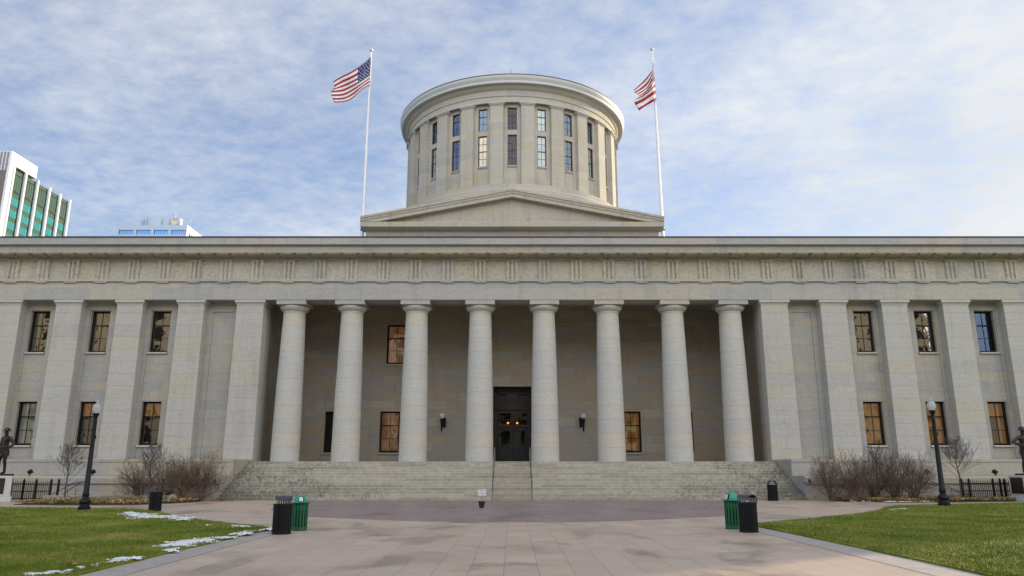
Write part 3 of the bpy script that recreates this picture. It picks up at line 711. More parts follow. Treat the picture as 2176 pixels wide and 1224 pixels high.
def bez(pts, t):
    pts = [Vector(p) for p in pts]
    n = len(pts) - 1; q = t * n; i = min(int(q), n - 1); f = q - i
    p0 = pts[max(i - 1, 0)]; p1 = pts[i]; p2 = pts[i + 1]; p3 = pts[min(i + 2, n)]
    return 0.5 * ((2 * p1) + (-p0 + p2) * f + (2 * p0 - 5 * p1 + 4 * p2 - p3) * f * f + (-p0 + 3 * p1 - 3 * p2 + p3) * f ** 3)
def flag(rows, label, canton_u, ripple, name='flag', yspread=2.6, stars=True):
    """rows: cloth edges from hoist to fly, top to bottom, as photo points"""
    NU, NV = 60, 52
    m = MB(); P = []
    lines = []
    for k, r in enumerate(rows):
        lines.append(r)
    for j in range(NV + 1):
        v = j / NV; row = []
        for i in range(NU + 1):
            u = i / NU
            cols = [bez(r, u) for r in lines]
            q = bez([(c.x, c.y) + (0,) for c in cols], v)
            Y = YPL - 0.12 - yspread * u * 0.25 + ripple * math.sin(u * 9.0 + v * 3.2) * min(1, u * 3) + 0.5 * ripple * math.sin(u * 17 - v * 5) * u
            row.append(at(q.x, q.y, Y))
        P.append(row)
    vs = [p for r in P for p in r]; fs = []; W = NU + 1
    for j in range(NV):
        for i in range(NU):
            u, v = (i + .5) / NU, (j + .5) / NV
            st = int(v * 13)
            mi = 2 if (u < canton_u and st < 7) else (0 if st % 2 == 0 else 1)
            m.add([], [], 0)
            m.f.append([j * W + i, j * W + i + 1, (j + 1) * W + i + 1, (j + 1) * W + i]); m.mi.append(mi)
    m.v = [tuple(p) for p in vs]
    if stars:
        def surf(u, v):
            i = min(int(u * NU), NU - 1); j = min(int(v * NV), NV - 1)
            return P[j][i], (P[j][i + 1] - P[j][i]).normalized(), (P[j + 1][i] - P[j][i]).normalized()
        for r in range(9):
            n = 6 if r % 2 == 0 else 5
            for c in range(n):
                u = canton_u * (c + (0.5 if n == 6 else 1.0)) / 6; v = 7 / 13 * (r + .7) / 9.4
                p, a, b = surf(u, v); nn = a.cross(b).normalized()
                for sd in (-1, 1):
                    pts = []
                    for k in range(10):
                        rr = 0.075 if k % 2 == 0 else 0.032; th = -math.pi / 2 + k * math.pi / 5
                        pts.append(p + a * math.cos(th) * rr + b * math.sin(th) * rr + nn * 0.012 * sd)
                    m.add(pts, [tuple(range(10))], 1)
    # doubled cloth gives it real thickness
    o = m.build(name, [M['red'], M['flagwhite'], M['navy']], smooth=False)
    for p in o.data.polygons: p.use_smooth = len(p.vertices) == 4
    return tag(o, label, 'flag', 'flags on the two poles')
flag([[(788.2, 120), (772, 135), (748, 151), (724, 163), (708, 173)],
      [(787.6, 140), (770, 155), (748, 168), (728, 177), (710, 186)],
      [(786.8, 158), (770, 170), (750, 182), (728, 192), (703.5, 195)],
      [(786, 170), (770, 181), (750, 196), (730, 206), (706, 207)],
      [(785.5, 181), (768, 192), (748, 210), (730, 217), (711, 218)]],
     'striped flag blowing out wide with its starry corner open, left of the drum', 0.37, 0.16)
flag([[(1388, 124), (1388.3, 134), (1388, 145), (1371, 168), (1346, 192)],
      [(1389.5, 148), (1388.8, 155), (1385, 163), (1374, 183), (1350, 199)],
      [(1391, 168), (1388, 174), (1384, 182), (1374, 193), (1358, 204)],
      [(1393, 190), (1388, 192), (1380, 198), (1366, 208), (1348, 216)],
      [(1394.8, 212), (1388, 216), (1378, 222), (1368, 228), (1358, 235)]],
     'mostly striped flag drooping and folded against its pole, right of the drum', 0.42, 0.22, stars=False)

# ------------------------------------------------------------------ ground
def poly_sheet(name, pts, z, mat, h=0.0):
    m = MB()
    if h: m.loft([[(x, y, z) for x, y in pts], [(x, y, z + h) for x, y in pts]])
    else: m.add([(x, y, z) for x, y in pts], [tuple(range(len(pts)))])
    return struct(m.build(name, mat))
struct(MB().quad((-900, -900, 0), (900, -900, 0), (900, 1500, 0), (-900, 1500, 0)).build('ground', M['asphalt']))
struct(MB().quad((-80, -30, .006), (80, -30, .006), (80, 44.4, .006), (-80, 44.4, .006)).build('plaza_paving', M['paving']))
arc = [(0, 26.1), (2, 26.25), (3.6, 26.7), (5.3, 27.6), (7.7, 29.2), (9.2, 31.0), (10.4, 33.6), (11.2, 36.6), (11.7, 40), (11.8, 44.4)]
poly_sheet('plaza_arc', [(-x, y) for x, y in reversed(arc[1:])] + arc, .010, M['paving_dark'])
LAWN_L = [(-7.15, -12), (-7.17, 17), (-7.0, 22.6), (-7.2, 23.3), (-8.6, 24.7), (-10.5, 26.6), (-12.3, 29.0), (-13.85, 31.0), (-15.3, 32.9), (-16.9, 34.2), (-19, 34.9), (-23.2, 35.4), (-70, 35.6), (-70, -12)]
LAWN_R = [(7.85, -12), (70, -12), (70, 41.0), (26.7, 40.5), (20.6, 38.0), (18.2, 37.0), (17.0, 35.7), (15.6, 33.2), (13.7, 30.7), (10.8, 27.8), (8.3, 25.6), (7.45, 24.3), (7.6, 21), (7.8, 15)]
for nm, pl in (('lawn', LAWN_L), ('lawn', LAWN_R)):
    poly_sheet(nm, pl, 0.0, M['lawn'], 0.045)
poly_sheet('path_edging', [(-7.13, -12), (-6.5, -12), (-6.4, 23.0), (-6.95, 23.7), (-6.96, 22.6), (-7.13, 17)], .012, M['border'])
poly_sheet('path_edging', [(7.2, -12), (7.83, -12), (7.78, 15), (7.58, 21), (7.42, 24.3), (6.8, 24.4), (6.9, 20)], .012, M['border'])

def inpoly(x, y, pl):
    c = False; j = len(pl) - 1
    for i in range(len(pl)):
        xi, yi = pl[i]; xj, yj = pl[j]
        if (yi > y) != (yj > y) and x < (xj - xi) * (y - yi) / (yj - yi) + xi: c = not c
        j = i
    return c
def grass(pl, n, name, label):
    m = MB(); rng = random.Random(3); k = 0
    sg = -1 if pl is LAWN_L else 1
    while k < n:
        y = 9.5 + 32 * rng.random() ** 1.7; x = sg * (7 + rng.random() * (y * 0.78 - 3))
        if rng.random() < 0.04: x = sg * (7.1 + rng.random() * 0.9); 
        if not inpoly(x, y, pl): continue
        k += 1
        s = 0.7 + y / 22; h = (0.025 + 0.03 * rng.random()) * (0.8 + y / 60); w = 0.0048 * s
        a = rng.random() * 3.14; dx, dy = math.cos(a) * w, math.sin(a) * w; tx, ty = (rng.random() - .5) * h * 1.3, (rng.random() - .5) * h * 1.3
        b = len(m.v)
        m.v += [(x - dx, y - dy, .043), (x + dx, y + dy, .043), (x + tx, y + ty, .045 + h)]
        m.f.append([b, b + 1, b + 2]); m.mi.append(0)
    return tag(m.build(name, M['blade'], recenter=False), label, 'grass', kind='stuff')
grass(LAWN_L, 170000, 'grass', 'short green grass of the left lawn')
grass(LAWN_R, 170000, 'grass', 'short green grass of the right lawn')
rng = random.Random(11); m = MB()
for k in range(380):
    s_ = rng.choice((-1, 1)); y = 11 + 25 * rng.random() ** 1.3; x = s_ * (7.6 + rng.random() * y * .6)
    if not inpoly(x, y, LAWN_L if s_ < 0 else LAWN_R): continue
    r = .025 + .035 * rng.random(); a = rng.random() * 6.28
    pts = [(x + math.cos(a + t) * r * q, y + math.sin(a + t) * r * q, .075 + .03 * rng.random()) for t, q in ((0, 1.2), (1.0, .7), (2.1, 1), (3.3, .8), (4.4, 1.1), (5.4, .6))]
    m.add(pts, [tuple(range(6))])
tag(m.build('fallen_leaves', M['leaf'], recenter=False), 'scattered dry brown leaves on the two lawns', 'leaves', kind='stuff')

# snow patches
def snow(path, name, label, seed, thick=0.05):
    """path: (x, y, halfwidth) stations"""
    rng = random.Random(seed); m = MB(); cell = 0.035
    xs = [p[0] for p in path]; ys = [p[1] for p in path]; W = max(p[2] for p in path) * 1.8
    nx, ny = int((max(xs) - min(xs) + 2 * W) / cell), int((max(ys) - min(ys) + 2 * W) / cell)
    hs = {}
    segs = list(zip(path, path[1:]))
    def hh(x, y):
        best = -1
        for (ax, ay, aw), (bx, by, bw) in segs:
            dx, dy = bx - ax, by - ay; t = max(0, min(1, ((x - ax) * dx + (y - ay) * dy) / (dx * dx + dy * dy)))
            d = math.hypot(x - ax - dx * t, y - ay - dy * t); w = aw + (bw - aw) * t
            best = max(best, 1 - d / max(w, .01))
        if best < -1.3: return -1
        nz = noise.fractal(Vector((x * 1.1 + seed, y * 1.1, 0)), 1.0, 2.0, 5)
        nz2 = noise.noise(Vector((x * 7, y * 7, seed)))
        return best * .8 + nz * 0.95 - 0.38 + nz2 * .55 + .4 * noise.noise(Vector((x * 17, y * 17, seed)))
    x0, y0 = min(xs) - W, min(ys) - W
    idx = {}
    def vert(i, j):
        if (i, j) not in idx:
            x, y = x0 + i * cell, y0 + j * cell; h = hh(x, y)
            z = .048 + max(0.0, min(1, h * 2.2)) * thick * (0.75 + .35 * noise.noise(Vector((x * 5, y * 5, 3))))
            idx[(i, j)] = (len(m.v), h); m.v.append((x + noise.noise(Vector((x * 9, y * 9, 1))) * .02, y, z))
        return idx[(i, j)]
    for i in range(nx):
        for j in range(ny):
            q = [vert(i, j), vert(i + 1, j), vert(i + 1, j + 1), vert(i, j + 1)]
            if min(a[1] for a in q) > -0.02 and max(a[1] for a in q) > 0:
                m.f.append([a[0] for a in q]); m.mi.append(0)
    for f in m.f: pass
    used = sorted({i for f in m.f for i in f}); rm = {v: i for i, v in enumerate(used)}
    m.v = [m.v[i] for i in used]; m.f = [[rm[i] for i in f] for f in m.f]
    if not m.f: return
    return tag(m.build(name, M['snow'], smooth=False), label, 'snow', kind='stuff')
g = lambda x, y: (gd(x, y, .05).x, gd(x, y, .05).y)
def pth(*a): return [(*g(x, y), w) for x, y, w in a]
snow(pth((272, 1090, .5), (310, 1096, .9), (350, 1102, .8), (412, 1108, .2)), 'snow', 'white snow patch along the lawn tip behind the left near bins', 1)
snow(pth((445, 1116, .25), (490, 1117, .35), (530, 1120, .2)), 'snow', 'thin snow strip at the far edge of the left lawn tip', 2)
snow(pth((500, 1136, .3), (535, 1130, .45), (572, 1125, .3)), 'snow', 'broken snow crumbs beside the left black bin', 3)
snow(pth((340, 1163, .3), (380, 1158, .5), (420, 1152, .7), (460, 1146, .6), (510, 1140, .2)), 'snow', 'widest snow streak along the left lawn edge', 4)
snow(pth((330, 1173, .15), (360, 1170, .25), (385, 1166, .15)), 'snow', 'small snow patch midway along the left lawn edge', 5)
snow(pth((170, 1206, .3), (205, 1200, .35), (240, 1194, .3), (300, 1181, .25)), 'snow', 'snow streak near the bottom left lawn edge', 6)
snow(pth((75, 1222, .3), (120, 1218, .35), (165, 1212, .2)), 'snow', 'snow lumps at the bottom left corner of the lawn', 7)
snow(pth((1890, 1083, .15), (1925, 1081, .2)), 'snow', 'two faint snow traces on the right lawn', 8, .03)
snow([(18.1, 41.6, .15), (20.2, 41.0, .3), (22.2, 41.4, .15)], 'snow', 'snow along the front of the right flower bed', 9)

# planting beds
def bed(pl, name, label, n, seed):
    poly_sheet('bed_soil', pl, 0.0, M['soil'], 0.05)
    xs = [p[0] for p in pl]; ys = [p[1] for p in pl]; rng = random.Random(seed); m = MB(); k = 0
    while k < n:
        x, y = rng.uniform(min(xs), max(xs)), rng.uniform(min(ys), max(ys))
        if not inpoly(x, y, pl): continue
        k += 1
        h = .05 + .17 * rng.random() * (0.6 + .8 * abs(noise.noise(Vector((x * 1.3, y * 1.3, seed)))))
        a = rng.random() * 6.28; r = .03 + .035 * rng.random(); t = rng.uniform(-.6, .6)
        u = Vector((math.cos(a), math.sin(a), t)) * r; v = Vector((-math.sin(a), math.cos(a), rng.uniform(-.5, .9))) * r * .6
        c = Vector((x, y, .05 + h)); m.add([c - u, c - v, c + u * 1.2, c + v], [(0, 1, 2, 3)])
    tag(m.build(name, M['cover'], recenter=False), label, 'ground cover', kind='stuff')
bed([(-24.6, 38.5), (-21, 37.9), (-18.6, 38.3), (-17.2, 40.4), (-16.9, 42.0), (-17.3, 43.6), (-21.5, 42.3), (-24.8, 42.3)], 'groundcover', 'low green and straw coloured ground cover in the left bed', 9000, 1)
bed([(17.9, 43.9), (18.0, 42.0), (20, 41.3), (23, 41.2), (26, 42.0), (28.2, 42.8), (26, 44.0), (20, 44.1)], 'groundcover', 'low straw and rust coloured ground cover in the right bed', 9000, 2)

# ------------------------------------------------------------------ bins
def slat_ring(m, r, n, z0, z1, w, t, a0=0):
    for k in range(n):
        a = a0 + 2 * math.pi * k / n; st = len(m.v); m.box(-w / 2, w / 2, r - t, r, z0, z1); m.xf(Matrix.Rotation(a, 4, 'Z'), st)
def black_bin():
    t = thing('litter_bin', (0, 0, 0), '', '')
    m = MB(); slat_ring(m, .25, 30, .03, .76, .038, .012); m.build('slats', M['binblack'], t, pivot=(0, 0, 0))
    for z0, z1, r in ((0.0, .06, .256), (.58, .615, .254), (.735, .785, .262)):
        MB().lathe([(r - .02, z0), (r, z0), (r, z1), (r - .02, z1)], 40).build('band', M['binblack'], t, smooth=True, pivot=(0, 0, 0))
    MB().lathe([(.215, .02), (.215, .74), (.2, .74), (.2, .70), (.01, .70)], 32).build('liner', M['liner'], t, smooth=True, pivot=(0, 0, 0))
    # arched hood: half barrel open at both ends, slotted low on each side
    m = MB(); n = 20; Rr = .215; L = .165
    def arcp(k, rr): a = math.pi * k / n; return rr * math.cos(a), .785 + rr * math.sin(a) * .98
    for k in range(n):
        slot = k in (0, 1, 2, 3, n - 4, n - 3, n - 2, n - 1)
        (xa, za_), (xb, zb) = arcp(k, Rr), arcp(k + 1, Rr); (xc, zc), (xd, zd) = arcp(k, Rr - .008), arcp(k + 1, Rr - .008)
        fl = lambda kk: L * (1 + .40 * math.sin(math.pi * kk / n))
        parts = [(-1, 1)] if not slot else [(-1 + i * .34, -1 + i * .34 + .17) for i in range(6)]
        for p0, p1 in parts:
            ya, yb = fl(k), fl(k + 1)
            m.add([(xa, p0 * ya, za_), (xb, p0 * yb, zb), (xb, p1 * yb, zb), (xa, p1 * ya, za_), (xc, p0 * ya, zc), (xd, p0 * yb, zd), (xd, p1 * yb, zd), (xc, p1 * ya, zc)],
                  [(0, 1, 2, 3), (7, 6, 5, 4), (0, 4, 5, 1), (3, 2, 6, 7), (0, 3, 7, 4), (1, 5, 6, 2)])
    m.build('hood', M['hoodgrey'], t, pivot=(0, 0, 0))
    return t
def green_bin():
    t = thing('recycling_bin', (0, 0, 0), '', '')
    m = MB(); slat_ring(m, .235, 16, .0, .80, .052, .012); m.build('slats', M['bingreen'], t, pivot=(0, 0, 0))
    for z0, z1, r in ((.02, .10, .238), (.60, .625, .240), (.685, .71, .240)):
        MB().lathe([(r - .02, z0), (r, z0), (r, z1), (r - .02, z1)], 40).build('band', M['bingreen'], t, smooth=True, pivot=(0, 0, 0))
    MB().lathe([(.235, .775), (.275, .80), (.28, .815), (.235, .815)], 40).build('rim', M['bingreen'], t, smooth=True, pivot=(0, 0, 0))
    m = MB()
    for k in range(16):
        a = 2 * math.pi * (k + .5) / 16; st = len(m.v)
        for q in range(10):
            b0, b1 = q * math.pi / 5, (q + 1) * math.pi / 5
            m.quad((.034 * math.cos(b0), .238, .655 + .028 * math.sin(b0)), (.034 * math.cos(b1), .238, .655 + .028 * math.sin(b1)), (.020 * math.cos(b1), .24, .655 + .016 * math.sin(b1)), (.020 * math.cos(b0), .24, .655 + .016 * math.sin(b0)))
        m.xf(Matrix.Rotation(a, 4, 'Z'), st)
    m.build('ring_ornament', M['bingreen'], t, smooth=True, pivot=(0, 0, 0))
    MB().lathe([(.20, .12), (.20, .79), (.19, .79)], 32).build('liner', M['liner'], t, smooth=True, pivot=(0, 0, 0))
    n = 12; prof = [(.185 * math.cos(k / n * math.pi / 2) + .002, .83 + .215 * math.sin(k / n * math.pi / 2)) for k in range(n + 1)]
    d = MB().lathe([(.235, .805), (.225, .82), (.187, .83)] + prof[1:], 40).build('dome_lid', M['domegreen'], t, smooth=True, pivot=(0, 0, 0))
    # square flap in the dome, facing -Y (turned later with the whole bin)
    f = MB(); f.loft([[(-.085, -.205, .845), (.085, -.205, .845), (.075, -.155, .985), (-.075, -.155, .985)], [(-.085, -.10, .845), (.085, -.10, .845), (.075, -.08, .985), (-.075, -.08, .985)]])
    fl = f.build('flap', M['liner'], d, pivot=(0, 0, 0), bevel=.008)
    lb = MB(); y_ = lambda z: -.205 + (z - .845) / .14 * .05 - .004
    lb.quad((-.07, y_(.855), .855), (.045, y_(.855), .855), (.04, y_(.97), .97), (-.065, y_(.97), .97))
    lb.build('label', M['white'], d, pivot=(0, 0, 0))
    sy = MB()                                  # three chasing arrows
    for k in range(3):
        th = k * 2 * math.pi / 3 + math.pi / 2
        def P(r, a): zz = .912 + r * math.sin(a); return (-.012 + r * math.cos(a), y_(zz) - .003, zz)
        for q in range(3):
            a0, a1 = th + .25 + q * .42, th + .25 + (q + 1) * .42
            sy.quad(P(.026, a0), P(.026, a1), P(.036, a1), P(.036, a0))
        ae = th + .25 + 1.26; sy.add([P(.021, ae), P(.041, ae), P(.031, ae + .45)], [(0, 1, 2)])
    sy.build('recycling_mark', M['signdark'], d, pivot=(0, 0, 0))
    return t
bb, gb = black_bin(), green_bin()
def place_bin(o, px, py, sc, rz, label, cat, group, z=.012):
    p = gd(px, py, z); p.y += .25 * sc; p.x *= (p.y / (p.y - .25 * sc))
    if py < 1070: p = Vector((550.5 * 42.1 / F, 43.4, z))
    o.location = p; o.rotation_euler = (0, 0, rz); o.scale = (sc, sc, sc); tag(o, label, cat, group)
first = [True, True]
for px, py, sc, rz, lb in ((597.5, 1136, 1.0, R(100), 'black slatted litter bin beside the green bin at the left lawn tip'),
                           (1592, 1132, 1.02, R(28), 'black slatted litter bin beside the green bin at the right lawn tip'),
                           (328.5, 1087, 1.0, R(38), 'black slatted litter bin in front of the left bare shrubs'),
                           (1640.5, 1063, 1.10, R(4), 'black litter bin with arched hood against the right end of the steps')):
    o = bb if first[0] else copy_tree(bb); first[0] = False
    place_bin(o, px, py, sc, rz, lb, 'litter bin', 'black litter bins')
bpy.context.view_layer.update()
for px, py, sc, rz, lb in ((635, 1128, .95, R(22), 'green slatted recycling bin with white label on its dome, left of the path'),
                           (1559.5, 1125, 1.0, R(-68), 'green slatted recycling bin seen from its plain side, right of the path')):
    o = gb if first[1] else copy_tree(gb); first[1] = False
    place_bin(o, px, py, sc, rz, lb, 'recycling bin', 'green recycling bins')

# ------------------------------------------------------------------ sign in a pot
p = gd(1023.5, 1079, .012); x, y = p.x, p.y
t = thing('sign', (x, y, .012), 'small white notice on a thin post standing in a black pot before the steps', 'sign')
MB().lathe([(.10, .012), (.155, .27), (.165, .27), (.165, .30), (.15, .30), (.145, .26)], 24, x, y).build('pot', M['pot'], t, smooth=True)
MB().lathe([(.148, .262), (.146, .285), (.02, .30)], 20, x, y).build('pot_fill', M['potrim'], t)
zb0, zb1 = at(1023, 1053, y).z, at(1023, 1040, y).z
wz = 17.0 * (y * CT) / F / 2
MB().box(x - .018, x + .018, y - .012, y + .012, .28, zb1 + .03).build('post', M['steel'], t)
b = MB().box(x + .01 - wz, x + .01 + wz, y - .03, y - .014, zb0, zb1).build('board', M['white'], t)
def text(body, size, x, y, z, mat, parent, name='lettering', align='CENTER', rz=0, ext=0.002):
    cu = bpy.data.curves.new(name, 'FONT'); cu.body = body; cu.size = size; cu.align_x = align; cu.align_y = 'CENTER'; cu.extrude = ext
    to = bpy.data.objects.new(name, cu); COL.objects.link(to); dg = bpy.context.evaluated_depsgraph_get()
    me = bpy.data.meshes.new_from_object(to.evaluated_get(dg)); bpy.data.objects.remove(to)
    o = bpy.data.objects.new(name, me); COL.objects.link(o); me.materials.clear(); me.materials.append(mat)
    me.transform(Matrix.Rotation(R(90), 4, 'X')); WP[o] = Vector((x, y, z)); adopt(o, parent); o.rotation_euler = (0, 0, rz); return o
hb = zb1 - zb0
for body, q, sz in (('PLEASE USE', .80, .20), ('MAP ST', .58, .16), ('ENTRANCES', .36, .20)):
    text(body, hb * sz * 1.25, x + .01, y - .032, zb0 + hb * q, M['signdark'], b)
m = MB().box(x - wz * .75, x + wz * .55, y - .034, y - .0305, zb0 + hb * .13, zb0 + hb * .17)
m.add([(x + wz * .55, y - .033, zb0 + hb * .08), (x + wz * .8, y - .033, zb0 + hb * .15), (x + wz * .55, y - .033, zb0 + hb * .22)], [(0, 1, 2)])
m.build('arrow', M['signblue'], b)

# ------------------------------------------------------------------ lamp posts
def lamp_post(loc, sc, label):
    t = thing('lamp_post', (0, 0, 0), label, 'lamp post', 'globe lamp posts at the lawn edges')
    oc = 12
    MB().box(-.28, .28, -.28, .28, 0, .03).build('footing', M['concrete'], t, pivot=(0, 0, 0))
    MB().lathe([(.24, .03), (.24, .14), (.20, .17), (.19, .26), (.21, .30), (.23, .36), (.20, .42), (.13, .50), (.12, .58), (.14, .62), (.14, .66)], oc).build('base', M['blackiron'], t, pivot=(0, 0, 0))
    m = MB().lathe([(.125, .66), (.125, .72), (.11, .74), (.075, 3.70), (.075, 3.76), (.06, 3.78), (.07, 3.85), (.13, 3.98), (.135, 4.04)], 16)
    m.box(.06, .12, -.03, .03, 2.95, 3.1)
    m.build('shaft', M['blackiron'], t, smooth=True, pivot=(0, 0, 0))
    MB().lathe([(.10, 4.04), (.145, 4.12), (.172, 4.22), (.165, 4.33), (.115, 4.41), (.065, 4.45)], 24).build('globe', M['globe'], t, smooth=True, pivot=(0, 0, 0))
    MB().lathe([(.075, 4.45), (.08, 4.47), (.05, 4.49), (.045, 4.53), (.06, 4.56), (.03, 4.60), (.005, 4.63)], 16).build('finial', M['globe'], t, smooth=True, pivot=(0, 0, 0))
    t.location = loc; t.scale = (sc,) * 3
    return t
p = gd(178, 1085, .03); lamp_post(p, 1.0, 'black lamp post with clear acorn globe on the left lawn')
p = gd(2007, 1076, .03); lamp_post(p, 1.10, 'black lamp post with clear acorn globe on the right lawn')

# ------------------------------------------------------------------ trees and shrubs
def grow(m, p, d, ln, r, depth, rng, spread, up, seg=3, kids_=(2, 3), kink=.12, shrink=.72):
    pts = [p]; q = Vector(p); dd = d.normalized(); n = 3 if depth > 0 else 2
    for i in range(n):
        dd = (dd + Vector((rng.uniform(-1, 1), rng.uniform(-1, 1), rng.uniform(-1, 1))) * kink + Vector((0, 0, up))).normalized()
        q = q + dd * ln / n; pts.append(q.copy())
    r1 = r * (.62 if depth else .3)
    m.tube(pts, [r + (r1 - r) * i / n for i in range(n + 1)], 6 if r > .03 else seg, caps=False)
    if depth <= 0: return
    for k in range(rng.randint(*kids_)):
        t = rng.uniform(.35, 1.0); i = min(int(t * n), n - 1); b = pts[i].lerp(pts[i + 1], t * n - i)
        a = rng.random() * 6.28; side = dd.cross(Vector((math.cos(a), math.sin(a), .3))).normalized()
        nd = (dd * (1 - spread * .5) + side * spread * rng.uniform(.7, 1.2)).normalized()
        grow(m, b, nd, ln * shrink * rng.uniform(.75, 1.15), max(r1 * .8, .0055), depth - 1, rng, spread, up, seg, kids_, kink, shrink)
    grow(m, pts[-1], dd, ln * shrink, r1, depth - 1, rng, spread, up, seg, kids_, kink, shrink)
def sapling(x, y, h, cw, label, seed):
    rng = random.Random(seed)
    t = thing('sapling', (x, y, 0), label, 'tree', 'bare young trees by the podium')
    tr = MB(); pts = [Vector((x + rng.uniform(-.02, .02) * k, y, h * k / 7)) for k in range(8)]
    tr.tube(pts, [.045 - .0052 * k for k in range(8)], 7); tr.build('trunk', M['bark'], t, smooth=True)
    c = MB()
    for k in range(24):
        f = .36 + .58 * k / 24; b = Vector((x, y, h * f)); a = k * 2.4 + rng.random()
        l = cw * (1.15 - f) * rng.uniform(.75, 1.1) * 1.05
        grow(c, b, Vector((math.cos(a), math.sin(a), .75)), max(l, .25), .013, 3, rng, .5, .10, 3, (2, 3), .10, .62)
    c.build('crown', M['bark'], t)
def shrub(x, y, h, w, label, seed, mat, lean=0.0):
    rng = random.Random(seed); m = MB()
    for k in range(28):
        a = rng.random() * 6.28; rr = rng.random() ** .6
        d = Vector((math.cos(a) * rr * w / h * 1.05 + lean, math.sin(a) * rr * .7, 1.0))
        grow(m, Vector((x + rng.uniform(-.12, .12), y + rng.uniform(-.12, .12), .04)), d, h * .47 * rng.uniform(.8, 1.1) * (1.04 - .28 * rr * rr), .026, 4, rng, .58, .02, 3, (1, 3), .20, .64)
    o = m.build('bare_shrub', mat)
    return tag(o, label, 'shrub', 'bare winter shrubs by the podium')
def gx(px, Y): return (px - CX) * (Y * CT - .3) / F
sapling(gx(138, 41.4), 41.4, 3.0, 1.05, 'young bare tree between the left statue and left lamp post', 3)
sapling(gx(316, 40.6), 40.6, 3.05, 1.0, 'thin dark bare tree rising from the left shrubs behind the bin', 8)
sapling(gx(2042, 42.2), 42.2, 3.35, 1.25, 'young bare tree between the right lamp post and right statue', 14)
sapling(gx(1869, 42.6), 42.6, 2.9, .9, 'thin grey bare tree standing in the middle of the right shrubs', 21)
YS = 42.7
for k, (px, h, w, lb, mt, ln) in enumerate(((298, 2.05, 1.9, 'dark bushy bare shrub, outermost of the left row, leaning towards the lamp post', 'twig', -.15),
                                        (352, 2.25, 1.5, 'bare shrub just right of the thin tree in the left row', 'twig2', 0),
                                        (390, 2.30, 1.5, 'bare tan shrub, third of the left row counting from the lamp post', 'twig2', .02),
                                        (425, 2.2, 2.0, 'bare shrub nearest the steps in the left row', 'twig', .15),
                                        (1768, 2.05, 1.8, 'bare reddish shrub nearest the steps in the right row', 'twig', -.18),
                                        (1812, 2.35, 1.6, 'bare reddish shrub, second from the steps in the right row', 'twig', -.05),
                                        (1858, 2.40, 1.6, 'bare reddish shrub beside the thin tree in the right row', 'twig', 0),
                                        (1902, 2.40, 1.6, 'bare reddish shrub between the thin tree and the outermost shrub on the right', 'twig', .05),
                                        (1938, 2.15, 1.6, 'bare reddish shrub nearest the right lamp post', 'twig', .15))):
    shrub(gx(px, YS), YS + .25 * math.sin(k * 2.3), h * 1.10, w * 1.30, lb, 50 + k, M[mt], ln)

# boulder and cord
def boulder(x, y, r, label, seed):
    m = MB().sphere((0, 0, 0), r, 18, 12)
    m.v = [tuple(Vector(v) * (1 + .35 * noise.noise(Vector(v) * 3.2 / r * .3 + Vector((seed, 0, 0)))) + Vector((x, y, r * .75))) for v in m.v]
    return tag(m.build('boulder', M['rock'], smooth=False), label, 'rock')
boulder(gx(366, 41.6), 41.6, .25, 'rough grey boulder under the left shrubs behind the bin', 1)
m = MB(); pts = []
x0, y0 = gx(447, 43.2), 43.3
for k in range(60):
    f = k / 59; pts.append((x0 + f * .55 + .03 * math.sin(k * 1.3), y0 + .08 * math.sin(k * .9), .04 + .035 * abs(math.sin(k * .5))))
m.tube(pts, .022, 6, 0); m.tube([(x0 + .55, y0, .05), (x0 + .72, y0, .05)], .03, 8, 1)
tag(m.build('cord', [M['cord'], M['blackiron']]), 'short tangled red cord lying at the left foot of the steps', 'cord')

# ------------------------------------------------------------------ curbs, fences, stair rails
for s, x0, x1, yy, word in ((-1, -25.6, -18.6, 42.5, 'left'), (1, 21.7, 25.3, 44.0, 'right')):
    m = MB().box(x0, x1, yy, yy + .25, 0, .33)
    tag(m.build('low_wall', M['concrete'], bevel=.02), 'low weathered concrete wall behind the %s bed' % word, 'wall')
def fence(x0, x1, y, h, posts, label):
    t = thing('iron_fence', ((x0 + x1) / 2, y, 0), label, 'fence', 'black iron fences along the podium')
    m = MB(); n = int((x1 - x0) / .105)
    for k in range(n + 1):
        x = x0 + (x1 - x0) * k / n
        m.tube([(x, y, .08), (x, y, h), (x, y, h + .07)], [.017, .017, .002], 5)
    m.build('pickets', M['blackiron'], t)
    for z in (.14, h * .52, h - .10): MB().box(x0, x1, y - .018, y + .018, z - .022, z + .022).build('rail', M['blackiron'], t)
    for px in posts:
        MB().box(px - .045, px + .045, y - .045, y + .045, 0, h + .10).sphere((px, y, h + .13), .05, 8, 6).build('fence_post', M['blackiron'], t)
fence(-30.5, -25.55, 43.0, 1.02, [-30.5, gx(48, 43), gx(74, 43), gx(122, 43), -25.55], 'black iron picket fence with gate between the left statue and bed')
fence(25.2, 30.6, 43.5, 1.05, [25.2, gx(2062, 43.5), gx(2113, 43.5), gx(2128, 43.5), gx(2138, 43.5), 30.6], 'black iron picket fence with gate between the right bed and statue')
